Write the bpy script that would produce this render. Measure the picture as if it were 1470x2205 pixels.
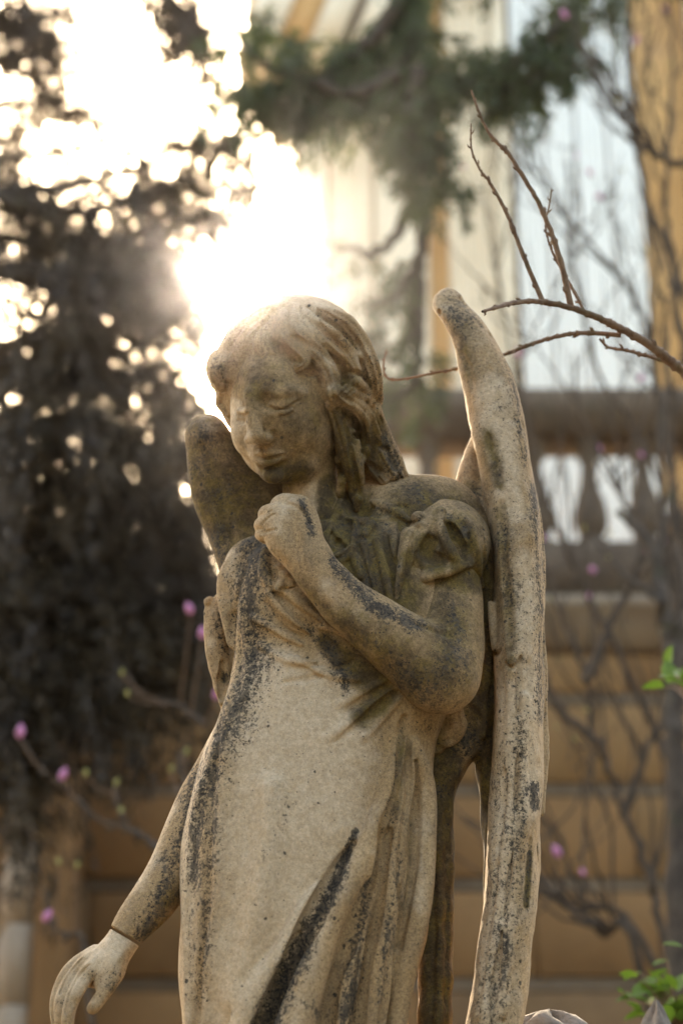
import bpy, math, random
import numpy as np
from mathutils import Vector, Matrix

for _o in list(bpy.data.objects):
    bpy.data.objects.remove(_o)
SC = bpy.context.scene
C = SC.collection
R = math.radians

# ------------------------------------------------------------------ camera, sky, sun, exposure
PITCH = R(22.0)
CAM_H = 1.6
FPX = 3675.0            # focal length in photo pixels (60 mm on a 36 mm high frame of 2205)
S0 = 2.1                # metres to the statue
cam = bpy.data.cameras.new('camera')
camo = bpy.data.objects.new('camera', cam)
C.objects.link(camo)
camo.location = (0, 0, CAM_H)
camo.rotation_euler = (math.pi/2 + PITCH, 0, 0)
cam.sensor_fit = 'VERTICAL'
cam.sensor_height = 36.0
cam.lens = 60.0
cam.clip_start = 0.05
cam.clip_end = 2000
cam.dof.use_dof = True
cam.dof.focus_distance = 1.98
cam.dof.aperture_fstop = 3.2
cam.dof.aperture_blades = 0
SC.camera = camo

SUN_ELEV = R(29.75)
SUN_AZ = R(-4.1)        # from +Y, negative to the left
w = bpy.data.worlds.new('World')
SC.world = w
w.use_nodes = True
nt = w.node_tree
bgn = nt.nodes['Background']
sky = nt.nodes.new('ShaderNodeTexSky')
sky.sky_type = 'NISHITA'
sky.sun_disc = False
sky.sun_elevation = SUN_ELEV
sky.sun_rotation = SUN_AZ
sky.air_density = 1.0
sky.dust_density = 3.0
sky.ozone_density = 1.0
nt.links.new(sky.outputs[0], bgn.inputs[0])
bgn.inputs[1].default_value = 0.15
sl = bpy.data.lights.new('sun', 'SUN')
sl.energy = 2.6
sl.angle = R(0.5)
sl.color = (1.0, 0.92, 0.82)
slo = bpy.data.objects.new('sun', sl)
C.objects.link(slo)
sdir = Vector((math.sin(SUN_AZ)*math.cos(SUN_ELEV), math.cos(SUN_AZ)*math.cos(SUN_ELEV), math.sin(SUN_ELEV)))
slo.rotation_euler = sdir.to_track_quat('Z', 'Y').to_euler()
slo.location = (0, 0, 30)
SC.view_settings.view_transform = 'Standard'
SC.view_settings.look = 'None'
SC.view_settings.gamma = 1.0
SC.view_settings.exposure = 3.1
SC.view_settings.use_white_balance = True
SC.view_settings.white_balance_temperature = 8900
SC.view_settings.use_curve_mapping = False
SC.render.engine = 'CYCLES'
SC.cycles.use_denoising = True
SC.cycles.max_bounces = 6
SC.cycles.diffuse_bounces = 4
SC.cycles.sample_clamp_indirect = 6.0

CP, SP = math.cos(PITCH), math.sin(PITCH)
def ray(px, py):
    """direction (not normalised) of the view through photo pixel (px, py); forward component 1"""
    x = (px-735.0)/FPX; y = (1102.5-py)/FPX
    return np.array([x, CP - y*SP, SP + y*CP])
def at(px, py, Y):
    """point of the vertical plane y = Y seen at that photo pixel"""
    r = ray(px, py)
    t = Y/r[1]
    return np.array([r[0]*t, Y, CAM_H + r[2]*t])
# ------------------------------------------------------------------ a small sculpting kit: distance fields on a grid
def catmull(P, n):
    P = np.asarray(P, float)
    if len(P) == 2:
        t = np.linspace(0, 1, n+1)[:, None]
        return P[0]*(1-t) + P[1]*t
    Q = np.vstack([2*P[0]-P[1], P, 2*P[-1]-P[-2]])
    out = []
    for i in range(1, len(Q)-2):
        p0, p1, p2, p3 = Q[i-1], Q[i], Q[i+1], Q[i+2]
        for t in np.linspace(0, 1, n, endpoint=False):
            out.append(.5*((2*p1)+(-p0+p2)*t+(2*p0-5*p1+4*p2-p3)*t*t+(-p0+3*p1-3*p2+p3)*t**3))
    out.append(Q[-2])
    return np.array(out)

class Field:
    """x, y across and down the figure, e front to back (smaller is nearer the viewer); shear ties e to the upright"""
    def __init__(s, lo, hi, h, shear=0.4):
        s.h = h; s.lo = np.array(lo, np.float32); s.shear = shear
        s.n = [int((b-a)/h)+1 for a, b in zip(lo, hi)]
        s.F = np.full(s.n, 400.0, np.float32)
        s.ax = [(s.lo[i]+h*np.arange(s.n[i])).astype(np.float32) for i in range(3)]
    def sub(s, lo, hi):
        sl = []
        for i in range(3):
            a = max(0, int(math.floor((lo[i]-s.lo[i])/s.h)))
            b = min(s.n[i], int(math.ceil((hi[i]-s.lo[i])/s.h))+1)
            if b <= a: return None, None
            sl.append(slice(a, b))
        g = (s.ax[0][sl[0]][:, None, None], s.ax[1][sl[1]][None, :, None], s.ax[2][sl[2]][None, None, :])
        return tuple(sl), g
    def put(s, sl, D, k, cut=False):
        F = s.F[sl]
        if cut:
            a, b = -F, D
            b2 = D
            # smooth max(F, -D)
            hh = np.clip(.5+.5*(F+D)/k, 0, 1)
            s.F[sl] = -D*(1-hh)+F*hh + k*hh*(1-hh)
        else:
            hh = np.clip(.5+.5*(F-D)/k, 0, 1)
            s.F[sl] = F*(1-hh)+D*hh - k*hh*(1-hh)
    def ell(s, c, r, k=10, cut=False, rot=0, rotx=0):
        c = np.array(c, float); r = np.array(r, float)
        m = max(k, 24)+2*s.h
        R3 = max(r) if (rot or rotx) else None
        e = np.array([R3]*3) if R3 else r
        sl, g = s.sub(c-e-m, c+e+m)
        if sl is None: return
        x, y, z = g[0]-c[0], g[1]-c[1], g[2]-c[2]
        if rot:          # in the picture plane, clockwise degrees
            a = R(rot); x, y = x*math.cos(a)+y*math.sin(a), -x*math.sin(a)+y*math.cos(a)
        if rotx:         # about the upright
            a = R(rotx); x, z = x*math.cos(a)+z*math.sin(a), -x*math.sin(a)+z*math.cos(a)
        q = np.sqrt((x/r[0])**2+(y/r[1])**2+(z/r[2])**2)
        q2 = np.sqrt((x/r[0]**2)**2+(y/r[1]**2)**2+(z/r[2]**2)**2)+1e-6
        D = np.where(q < .15, -min(r)*.85, q*(q-1)/q2).astype(np.float32)
        s.put(sl, D, k, cut)
    def tube(s, P, k=8, cut=False, n=6, flat=1.0):
        """P rows (x, y, e, r); flat scales the radius front to back"""
        P = catmull(P, n) if n else np.asarray(P, float)
        m = max(k, 16)+2*s.h
        r = P[:, 3]
        fr = max(flat, 1.0)
        lo = (P[:, :3]-r[:, None]*fr).min(0)-m; hi = (P[:, :3]+r[:, None]*fr).max(0)+m
        sl0, g0 = s.sub(lo, hi)
        if sl0 is None: return
        shp = tuple(b.stop-b.start for b in sl0)
        D = np.full(shp, 400.0, np.float32)
        for i in range(len(P)-1):
            A, B = P[i], P[i+1]
            rm = max(A[3], B[3])*fr
            sl, g = s.sub(np.minimum(A[:3], B[:3])-rm-m, np.maximum(A[:3], B[:3])+rm+m)
            if sl is None: continue
            sl = tuple(slice(max(a.start, b.start), min(a.stop, b.stop)) for a, b in zip(sl, sl0))
            if any(a.stop <= a.start for a in sl): continue
            g = (s.ax[0][sl[0]][:, None, None], s.ax[1][sl[1]][None, :, None], s.ax[2][sl[2]][None, None, :])
            ab = B[:3]-A[:3]; ab = ab*np.array([1, 1, 1/flat])
            L = float(ab@ab)+1e-9
            x, y, z = g[0]-A[0], g[1]-A[1], (g[2]-A[2])/flat
            t = np.clip((x*ab[0]+y*ab[1]+z*ab[2])/L, 0, 1)
            d = np.sqrt((x-t*ab[0])**2+(y-t*ab[1])**2+(z-t*ab[2])**2)-(A[3]+t*(B[3]-A[3]))
            loc = tuple(slice(a.start-b.start, a.stop-b.start) for a, b in zip(sl, sl0))
            D[loc] = np.minimum(D[loc], d)
        s.put(sl0, D, k, cut)
    def loft(s, rows, k=10, p=2.0, n=8, yaw=0):
        """rows (y, cx, ce, half width, half depth)"""
        Q = catmull(rows, n)
        y0, y1 = Q[0, 0], Q[-1, 0]
        m = max(k, 20)
        lo = [(Q[:, 1]-Q[:, 3]).min()-m-30, y0-m, (Q[:, 2]-Q[:, 4]).min()-m-30]
        hi = [(Q[:, 1]+Q[:, 3]).max()+m+30, y1+m, (Q[:, 2]+Q[:, 4]).max()+m+30]
        sl, g = s.sub(lo, hi)
        y = g[1][0, :, 0]
        f = lambda j: np.interp(y, Q[:, 0], Q[:, j]).astype(np.float32)[None, :, None]
        cx, ce, a, b = f(1), f(2), f(3), f(4)
        x, z = g[0]-cx, g[2]-ce
        if yaw:
            t = R(yaw); x, z = x*math.cos(t)+z*math.sin(t), -x*math.sin(t)+z*math.cos(t)
        q = ((np.abs(x)/a)**p+(np.abs(z)/b)**p)**(1/p)
        D = (q-1)*np.minimum(a, b)
        dy = np.maximum(y0-g[1], g[1]-y1)
        D = np.maximum(D, dy).astype(np.float32)
        s.put(sl, D, k)
    def front(s, x, y):
        """depth of the front of the work so far at (x, y)"""
        def col(i, j):
            c = s.F[i, j]
            w_ = np.nonzero(c < 0)[0]
            if len(w_) == 0: return None
            q = w_[0]
            if q == 0: return float(s.ax[2][0])
            return float(s.ax[2][q-1]+s.h*c[q-1]/(c[q-1]-c[q]))
        i = int(np.clip(round((x-s.lo[0])/s.h), 0, s.n[0]-1)); j = int(np.clip(round((y-s.lo[1])/s.h), 0, s.n[1]-1))
        for rad in range(0, 12):
            for di, dj in ((0, 0), (rad, 0), (-rad, 0), (0, rad), (0, -rad)):
                a, b = i+di, j+dj
                if 0 <= a < s.n[0] and 0 <= b < s.n[1]:
                    v = col(a, b)
                    if v is not None: return v
        return 0.0
    def stroke(s, P, k=6, cut=False, off=0.0, n=6, flat=1.0):
        """P rows (x, y, r) or (x, y, r, offset): a tube laid on the front of the work"""
        rows = []
        for p in P:
            o = p[3] if len(p) > 3 else off
            rows.append((p[0], p[1], p[2], o))
        Q = catmull(rows, n)
        es = np.array([s.front(q[0], q[1]) for q in Q])
        if len(es) > 4:
            es = np.convolve(np.pad(es, 2, mode='edge'), np.ones(5)/5, mode='valid')
        T = np.column_stack([Q[:, 0], Q[:, 1], es+Q[:, 3], np.maximum(Q[:, 2], .6)])
        s.tube(T, k, cut, n=0, flat=flat)
    def wobble(s, amp, wl, seed=0):
        rs = np.random.RandomState(seed)
        X, Y, Z = s.ax[0][:, None, None], s.ax[1][None, :, None], s.ax[2][None, None, :]
        for _ in range(5):
            d = rs.normal(size=3); d /= np.linalg.norm(d)
            kf = 2*math.pi/(wl*rs.uniform(.7, 1.6)); ph = rs.uniform(0, 6.28)
            if abs(d[2]) < 2:
                s.F += (amp/2.2*np.sin(kf*(d[0]*X+d[1]*Y+d[2]*Z)+ph)).astype(np.float32)
    def mesh(s):
        """naive surface nets -> vertices in (x, y, e), quads"""
        F = s.F; nx, ny, nz = s.n
        I = F < 0
        cnt = np.zeros((nx-1, ny-1, nz-1), np.uint8)
        for a in (0, 1):
            for b in (0, 1):
                for c in (0, 1):
                    cnt += I[a:nx-1+a, b:ny-1+b, c:nz-1+c]
        act = np.argwhere((cnt > 0) & (cnt < 8))
        idx = np.full(cnt.shape, -1, np.int32)
        idx[act[:, 0], act[:, 1], act[:, 2]] = np.arange(len(act))
        V = {}
        for a in (0, 1):
            for b in (0, 1):
                for c in (0, 1):
                    V[a, b, c] = F[act[:, 0]+a, act[:, 1]+b, act[:, 2]+c]
        acc = np.zeros((len(act), 3)); num = np.zeros(len(act))
        for axis in range(3):
            for u in (0, 1):
                for v in (0, 1):
                    c0 = [0, 0, 0]; o = [i for i in range(3) if i != axis]
                    c0[o[0]], c0[o[1]] = u, v
                    c1 = list(c0); c1[axis] = 1
                    f0, f1 = V[tuple(c0)], V[tuple(c1)]
                    mk = (f0 < 0) != (f1 < 0)
                    t = np.where(mk, f0/np.where(f0 == f1, 1, f0-f1), 0)
                    p = np.zeros((len(act), 3)); p[:, o[0]] = u; p[:, o[1]] = v; p[:, axis] = t
                    acc += p*mk[:, None]; num += mk
        P = (act+acc/num[:, None])*s.h+s.lo
        quads = []
        for axis in range(3):
            o = [i for i in range(3) if i != axis]
            s0 = [slice(1, -1)]*3; s1 = [slice(1, -1)]*3
            s0[axis] = slice(0, -1); s1[axis] = slice(1, None)
            A, B = I[tuple(s0)], I[tuple(s1)]
            for flip in (False, True):
                e = np.argwhere((A & ~B) if not flip else (~A & B))
                if not len(e): continue
                e[:, o[0]] += 1; e[:, o[1]] += 1
                def cell(du, dv):
                    q = e.copy(); q[:, o[0]] -= du; q[:, o[1]] -= dv
                    return idx[q[:, 0], q[:, 1], q[:, 2]]
                f = np.column_stack([cell(1, 1), cell(0, 1), cell(0, 0), cell(1, 0)])
                if (axis == 1) != flip: f = f[:, ::-1]
                quads.append(f)
        Q = np.vstack(quads)
        Q = Q[(Q >= 0).all(1)]
        return P, Q

def to_world(P, shear):
    """figure coordinates -> world metres"""
    d = P[:, 2]+shear*(1102.5-P[:, 1])
    z = S0*np.exp(d/FPX)
    x = (P[:, 0]-735.0)/FPX*z; y = (1102.5-P[:, 1])/FPX*z
    return np.column_stack([x, z*CP-y*SP, CAM_H+z*SP+y*CP])

def mesh_obj(name, verts, faces, mat=None, parent=None, attrs=None, smooth=True):
    me = bpy.data.meshes.new(name)
    verts = np.asarray(verts, np.float32)
    if parent is not None:
        verts = verts-np.array(parent.matrix_world.translation if False else parent.location, np.float32)
    faces = np.asarray(faces, np.int32)
    nf, k = faces.shape
    me.vertices.add(len(verts)); me.vertices.foreach_set('co', verts.ravel())
    me.loops.add(nf*k); me.loops.foreach_set('vertex_index', faces.ravel())
    me.polygons.add(nf)
    me.polygons.foreach_set('loop_start', np.arange(0, nf*k, k, dtype=np.int32))
    me.polygons.foreach_set('loop_total', np.full(nf, k, np.int32))
    me.update(calc_edges=True)
    if smooth: me.polygons.foreach_set('use_smooth', np.ones(nf, bool))
    for an, val in (attrs or {}).items():
        at_ = me.attributes.new(an, 'FLOAT', 'POINT')
        at_.data.foreach_set('value', np.asarray(val, np.float32))
    o = bpy.data.objects.new(name, me)
    C.objects.link(o)
    if mat: me.materials.append(mat)
    if parent is not None: o.parent = parent
    return o

def thing(name, label, cat, loc=(0, 0, 0), group=None):
    o = bpy.data.objects.new(name, None); C.objects.link(o)
    o.location = loc; o.empty_display_size = .1
    o['label'] = label; o['category'] = cat
    if group: o['group'] = group
    return o
# ------------------------------------------------------------------ weathered stone
class NB:
    """short way to wire shader nodes"""
    def __init__(s, name):
        s.m = bpy.data.materials.new(name); s.m.use_nodes = True
        s.t = s.m.node_tree; s.b = s.t.nodes['Principled BSDF']
        s.co = None
    def n(s, kind, **kw):
        q = s.t.nodes.new('ShaderNode'+kind)
        for k, v in kw.items():
            if k.startswith('i_'):
                q.inputs[k[2:].replace('_', ' ')].default_value = v
            else: setattr(q, k, v)
        return q
    def l(s, a, b): s.t.links.new(a, b)
    def obj(s):
        if s.co is None: s.co = s.n('TexCoord').outputs['Object']
        return s.co
    def noise(s, scale, detail=4, rough=.6, dist=0, vec=None):
        q = s.n('TexNoise', i_Scale=scale, i_Detail=detail, i_Roughness=rough, i_Distortion=dist)
        s.l(vec if vec is not None else s.obj(), q.inputs['Vector'])
        return q.outputs['Fac']
    def math(s, op, a, b=None, clamp=False):
        q = s.n('Math', operation=op, use_clamp=clamp)
        for i, v in enumerate((a, b)):
            if v is None: continue
            if isinstance(v, (int, float)): q.inputs[i].default_value = v
            else: s.l(v, q.inputs[i])
        return q.outputs[0]
    def ramp(s, v, lo, hi):
        q = s.n('MapRange', interpolation_type='SMOOTHSTEP')
        s.l(v, q.inputs['Value']); q.inputs['From Min'].default_value = lo; q.inputs['From Max'].default_value = hi
        return q.outputs['Result']
    def mix(s, f, a, b):
        q = s.n('Mix', data_type='RGBA')
        for v, i in ((f, 0), (a, 6), (b, 7)):
            if isinstance(v, (int, float)): q.inputs[i].default_value = v
            elif isinstance(v, tuple): q.inputs[i].default_value = (*v, 1)
            else: s.l(v, q.inputs[i])
        return q.outputs[2]
    def attr(s, name):
        return s.n('Attribute', attribute_name=name).outputs['Fac']
    def bump(s, h, strength, dist, prev=None):
        q = s.n('Bump'); q.inputs['Strength'].default_value = strength; q.inputs['Distance'].default_value = dist
        s.l(h, q.inputs['Height'])
        if prev is not None: s.l(prev, q.inputs['Normal'])
        return q.outputs[0]

# ------------------------------------------------------------------ plain materials of the setting
def simple_mat(name, ca, cb, scale=4.0, rough=.85, fine=60.0, bump=.2, dist=.004, stain=None):
    b = NB(name)
    v = b.math('ADD', b.math('MULTIPLY', b.noise(scale, 5, .6), .7), b.math('MULTIPLY', b.noise(fine, 3, .6), .3))
    col = b.mix(b.ramp(v, .35, .65), ca, cb)
    if stain:
        col = b.mix(b.math('MULTIPLY', b.ramp(b.noise(scale*.6, 6, .7), .52, .7), .7), col, stain)
    b.l(col, b.b.inputs['Base Color'])
    b.b.inputs['Roughness'].default_value = rough
    b.b.inputs['Specular IOR Level'].default_value = .3
    b.l(b.bump(b.noise(fine, 4), bump, dist), b.b.inputs['Normal'])
    return b.m
M_GROUND = simple_mat('gravel_ground', (.10, .085, .06), (.16, .13, .09), 1.2, .95, 80, .5, .01)
M_OCHRE = simple_mat('ochre_stucco', (.235, .115, .043), (.30, .16, .068), .8, .9, 40, .2, .004, (.17, .09, .04))
M_OCHRE2 = simple_mat('ochre_stucco_grey', (.21, .115, .052), (.265, .155, .076), 1.6, .9, 40, .3, .006, (.15, .085, .045))
M_OCHRE3 = simple_mat('ochre_stucco_light', (.265, .14, .054), (.33, .185, .083), 1.3, .9, 40, .3, .006, (.20, .11, .05))
M_ORANGE = simple_mat('orange_stucco', (.44, .23, .085), (.54, .31, .13), 1.2, .9, 40, .3, .006, (.36, .20, .10))
M_CREAM = simple_mat('cream_stone', (.62, .50, .36), (.72, .61, .47), 1.0, .9, 30, .2, .004, (.42, .31, .20))
M_PALE = simple_mat('pale_lit_stucco', (.40, .30, .21), (.48, .37, .27), 1.0, .9, 30)  # pier side: paler paint with open-sky brightness put into it
M_WHITE = simple_mat('white_paint', (.82, .80, .75), (.85, .83, .78), 2.0, .6, 30, .05, .002)
M_GREYST = simple_mat('grey_stone', (.10, .068, .046), (.17, .12, .082), 5.0, .95, 60, .4, .006, (.07, .06, .04))  # the balustrade's backlit darkness is put into this colour
M_MOULD = simple_mat('moulding_stone', (.24, .17, .115), (.33, .25, .175), 3.0, .95, 60, .3, .005, (.28, .21, .14))
M_BAND = simple_mat('band_stone', (.17, .115, .072), (.24, .165, .105), 3.0, .95, 60, .3, .005, (.12, .08, .05))
M_BARK = simple_mat('dark_bark', (.055, .040, .030), (.10, .075, .055), 20, .95, 120, .6, .004, (.05, .06, .025))
M_TWIG = simple_mat('brown_twig_bark', (.13, .07, .040), (.24, .15, .095), 40, .8, 300, .5, .001, (.12, .10, .05))
M_STEM = simple_mat('grey_brown_stem_bark', (.050, .034, .023), (.105, .072, .048), 20, .95, 150, .5, .002)
M_BUD = simple_mat('pink_magnolia_bud', (.42, .11, .24), (.66, .28, .44), 90, .6, 200, .1, .001)
M_CALYX = simple_mat('yellow_green_bud_scale', (.30, .26, .07), (.42, .36, .12), 60, .7, 200, .1, .001)
def leafy_mat(name, ca, cb, trans):
    b = NB(name)
    col = b.mix(b.ramp(b.noise(3.0, 3, .6), .35, .65), ca, cb)
    b.l(col, b.b.inputs['Base Color']); b.b.inputs['Roughness'].default_value = .55
    tr = b.n('BsdfTranslucent'); b.l(col, tr.inputs['Color'])
    mx = b.n('MixShader'); mx.inputs[0].default_value = trans
    out = b.t.nodes['Material Output']
    b.l(b.b.outputs[0], mx.inputs[1]); b.l(tr.outputs[0], mx.inputs[2]); b.l(mx.outputs[0], out.inputs['Surface'])
    return b.m
M_NEEDLE = leafy_mat('dark_needles', (.032, .020, .011), (.074, .047, .018), .35)  # inner shade of the crown is put into the needle colour
M_NEEDLE2 = leafy_mat('green_needles', (.040, .060, .018), (.080, .100, .030), .35)
M_LEAF = leafy_mat('fresh_leaf', (.085, .16, .016), (.17, .26, .035), .5)

def tag(o, label, cat, group=None):
    o['label'] = label; o['category'] = cat
    if group: o['group'] = group
    return o
def struct(o):
    o['kind'] = 'structure'; return o

def box_vf(x0, x1, y0, y1, z0, z1, bev=0.0):
    """box with its front (low y) edges chamfered"""
    b = bev
    if b <= 0:
        V = [(x0, y0, z0), (x1, y0, z0), (x1, y1, z0), (x0, y1, z0), (x0, y0, z1), (x1, y0, z1), (x1, y1, z1), (x0, y1, z1)]
        F = [(0, 1, 5, 4), (1, 2, 6, 5), (2, 3, 7, 6), (3, 0, 4, 7), (4, 5, 6, 7), (0, 3, 2, 1)]
        return V, F
    V = [(x0+b, y0, z0+b), (x1-b, y0, z0+b), (x1-b, y0, z1-b), (x0+b, y0, z1-b),
         (x0, y0+b, z0), (x1, y0+b, z0), (x1, y0+b, z1), (x0, y0+b, z1),
         (x0, y1, z0), (x1, y1, z0), (x1, y1, z1), (x0, y1, z1)]
    F = [(0, 1, 2, 3)]
    for i in range(4):
        j = (i+1) % 4
        F.append((4+i, 4+j, j, i)); F.append((8+i, 8+j, 4+j, 4+i))
    F.append((11, 10, 9, 8))
    return V, F
def box(name, x0, x1, y0, y1, z0, z1, mat, parent=None, bev=0.0):
    V, F = box_vf(x0, x1, y0, y1, z0, z1, bev)
    return mesh_obj(name, np.array(V), np.array(F), mat, parent, smooth=False)
def lathe(name, prof, cx, cy, mat, parent, n=16):
    rings = [np.array([[cx+r*math.cos(t), cy+r*math.sin(t), z] for t in np.linspace(0, 2*math.pi, n, endpoint=False)]) for z, r in prof]
    V = np.vstack(rings); F = []
    for i in range(len(prof)-1):
        for j in range(n):
            F.append((i*n+j, i*n+(j+1) % n, (i+1)*n+(j+1) % n, (i+1)*n+j))
    return mesh_obj(name, V, np.array(F), mat, parent)
def profile(name, pts, x0, x1, mat, parent):
    """moulding: outline (y, z) run along x"""
    n = len(pts); V = [(x0, p[0], p[1]) for p in pts]+[(x1, p[0], p[1]) for p in pts]
    F = [(i, (i+1) % n, n+(i+1) % n, n+i) for i in range(n)]
    me = mesh_obj(name, np.array(V), np.array(F)[:, ::-1], mat, parent, smooth=False)
    return me

# ------------------------------------------------------------------ ground, terrace wall, balustrade
V, F = box_vf(-32, 32, -32, 32, -.3, 0)
struct(mesh_obj('ground', np.array(V), np.array(F), M_GROUND, smooth=False))

YW = 9.0
def zat(py, Y): return at(735, py, Y)[2]
def xat(px, py, Y): return at(px, py, Y)[0]
wall = thing('terrace_wall', 'ochre rusticated terrace wall with grey bands behind the statue', 'wall', (0, YW, 0))
z_c0, z_c1 = zat(1395, YW), zat(1300, YW)
box('wall_core', -4.2, 5.5, YW+.06, YW+.5, 0, z_c0-.006, M_OCHRE, wall)
# stone courses: each block a piece, grey bands between them
joints = [zat(y, YW) for y in (2120, 1905, 1700, 1505)]
step = joints[1]-joints[0]
low = joints[0]-step
levels = []
z = joints[0]
while z > .5: z -= step; levels.insert(0, z)
levels = [max(l, .06) for l in levels]+joints
random.seed(4)
blk = []
bandh = .075
edges_z = [(a+bandh/2, b-bandh/2) for a, b in zip(levels, levels[1:]+[z_c0])]
for r_, (a, b2) in enumerate(edges_z):
    if b2-a < .08: continue
    x = -4.2+(.6 if r_ % 2 else 0)
    xs = [-4.2]+[x+1.15*k for k in range(0, 10) if -4.1 < x+1.15*k < 5.4]+[5.5]
    for xa, xb in zip(xs[:-1], xs[1:]):
        if xb-xa < .05: continue
        dy = random.uniform(-.006, .006)
        box('block', xa+.004, xb-.004, YW+dy, YW+.057, a+.002, b2-.002, random.choice((M_OCHRE, M_OCHRE, M_OCHRE2, M_OCHRE3)), wall, .012)
for zj in levels:
    profile('band', [(YW+.057, zj-bandh/2), (YW+.02, zj-bandh/2), (YW+.012, zj-.005), (YW+.03, zj+.006), (YW+.02, zj+bandh/2), (YW+.057, zj+bandh/2)], -4.2, 5.5, M_BAND, wall)
profile('cornice', [(YW+.5, z_c0), (YW-.03, z_c0), (YW-.05, z_c0+.06), (YW-.10, z_c0+.09), (YW-.12, z_c0+.17), (YW-.16, z_c0+.19), (YW-.16, z_c1), (YW+.5, z_c1)], -4.2, 5.5, M_MOULD, wall)

bal = thing('balustrade', 'weathered stone balustrade, coloured dark for its backlit side, on top of the ochre terrace wall', 'balustrade', (1.5, YW, z_c1))
XB0, XB1 = xat(800, 1000, YW), 5.5
z_p1, z_r0, z_r1 = zat(1172, YW), zat(940, YW), zat(852, YW)
profile('plinth', [(YW+.28, z_c1+.003), (YW-.10, z_c1+.003), (YW-.10, z_p1-.07), (YW-.06, z_p1-.03), (YW-.05, z_p1), (YW+.28, z_p1)], XB0, XB1, M_GREYST, bal)
profile('top_rail', [(YW+.30, z_r0), (YW-.04, z_r0), (YW-.06, z_r0+.05), (YW-.12, z_r0+.09), (YW-.13, z_r1-.04), (YW-.10, z_r1), (YW+.30, z_r1)], XB0, XB1, M_GREYST, bal)
H = z_r0-z_p1
prof = [(0, .09), (.07, .09), (.075, .065), (.11, .055), (.14, .075), (.22, .098), (.32, .10), (.42, .085), (.55, .058), (.72, .044), (.80, .043), (.83, .06), (.86, .06), (.885, .048), (.92, .085), (1, .088)]
b0 = None
for k, px in enumerate(range(805, 2600, 117)):
    cx = xat(px, 1060, YW)
    if cx > XB1-.1: break
    if b0 is None:
        b0 = lathe('baluster', [(z_p1+H*t, r) for t, r in prof], cx, YW+.08, M_GREYST, bal)
        bx0 = cx
    else:
        c = b0.copy(); C.objects.link(c); c.parent = bal
        c.location.x += cx-bx0

# ------------------------------------------------------------------ projecting pier at the left
pier = thing('corner_pier', 'pale stucco corner pier with a brown front at far left', 'pier', (-2.0, 8.4, 0))
YP = 8.35
xr, xl = xat(132, 1950, YP), xat(76, 1950, YP)
zt = zat(1500, YP)
box('front', xl, xr, YP, YW-.02, 0, zt, M_OCHRE, pier, .01)
dirx, diry = -math.sin(R(15)), math.cos(R(15))
L = 2.2
a = np.array([xl-.003, YP+.012]); bpt = a+np.array([dirx, diry])*L
hs = [0]+[zat(y, YP) for y in (2330, 2160, 1985, 1810, 1640)]+[zt+.2]
for i in range(len(hs)-1):
    for s_ in range(3):
        p0 = a+(bpt-a)*s_/3; p1 = a+(bpt-a)*(s_+1)/3
        u = (p1-p0)/np.linalg.norm(p1-p0); nrm = np.array([-u[1], u[0]])
        p0 = p0+u*.004; p1 = p1-u*.004
        d_ = .12
        Vb = []
        for zz in (hs[i]+.006, hs[i+1]-.006):
            for q in (p0, p1, p1-nrm*d_*-1, p0-nrm*d_*-1): Vb.append((q[0]+0, q[1], zz))
        # push outwards (to the left), body behind
        Vb = np.array(Vb)
        Fb = np.array([(0, 1, 5, 4), (1, 2, 6, 5), (2, 3, 7, 6), (3, 0, 4, 7), (4, 5, 6, 7), (0, 3, 2, 1)])
        mesh_obj('block', Vb, Fb, M_PALE, pier, smooth=False)
Vb = []
for zz in (0, zt+.2):
    for q in (a+np.array([.02, .0]), bpt+np.array([.02, 0]), bpt+np.array([.12, 0]), a+np.array([.08, .12])): Vb.append((q[0], q[1], zz))
mesh_obj('core', np.array(Vb), np.array([(0, 1, 5, 4), (1, 2, 6, 5), (2, 3, 7, 6), (3, 0, 4, 7), (4, 5, 6, 7), (0, 3, 2, 1)]), M_GREYST, pier, smooth=False)

# ------------------------------------------------------------------ palace front behind the balustrade
YF = 13.0
BANDM = M_MOULD
pal = thing('palace', 'tall ochre and cream palace front with white shutters above the balustrade', 'building', (3, YF, 0))
def X(px): return xat(px, 520, YF)
xL, xR = X(628), X(1900)
ZT = 15.0
box('wall', xL, xR, YF+.25, YF+6, 0, ZT, M_ORANGE, pal)
def pil(pa, pb, mat, depth, flutes=0, name='pilaster'):
    x0, x1 = X(pa), X(pb)
    if not flutes:
        return box(name, x0, x1, YF+.25-depth, YF+.247, 0.2, ZT-1.2, mat, pal, .03)
    n = flutes*6
    P = []
    for i in range(n+1):
        t = i/n; ph = (t*flutes) % 1
        dy = .035*max(0, math.sin(math.pi*ph)) if 0 < i < n else 0
        P.append((x0+(x1-x0)*t, YF+.25-depth+dy))
    P += [(x1, YF+.247), (x0, YF+.247)]
    m_ = len(P)
    Vp = [(p[0], p[1], z) for z in (.2, ZT-1.2) for p in P]
    Fp = [(i, (i+1) % m_, m_+(i+1) % m_, m_+i) for i in range(m_)]
    return mesh_obj(name, np.array(Vp), np.array(Fp), mat, pal, smooth=False)
pil(630, 700, M_CREAM, .30)
pil(712, 800, M_CREAM, .18, 4)
pil(806, 925, M_CREAM, .10)
pil(968, 1062, M_CREAM, .32, 5)
pil(1068, 1108, M_CREAM, .18)
pil(1530, 1640, M_CREAM, .32, 5)
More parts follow.
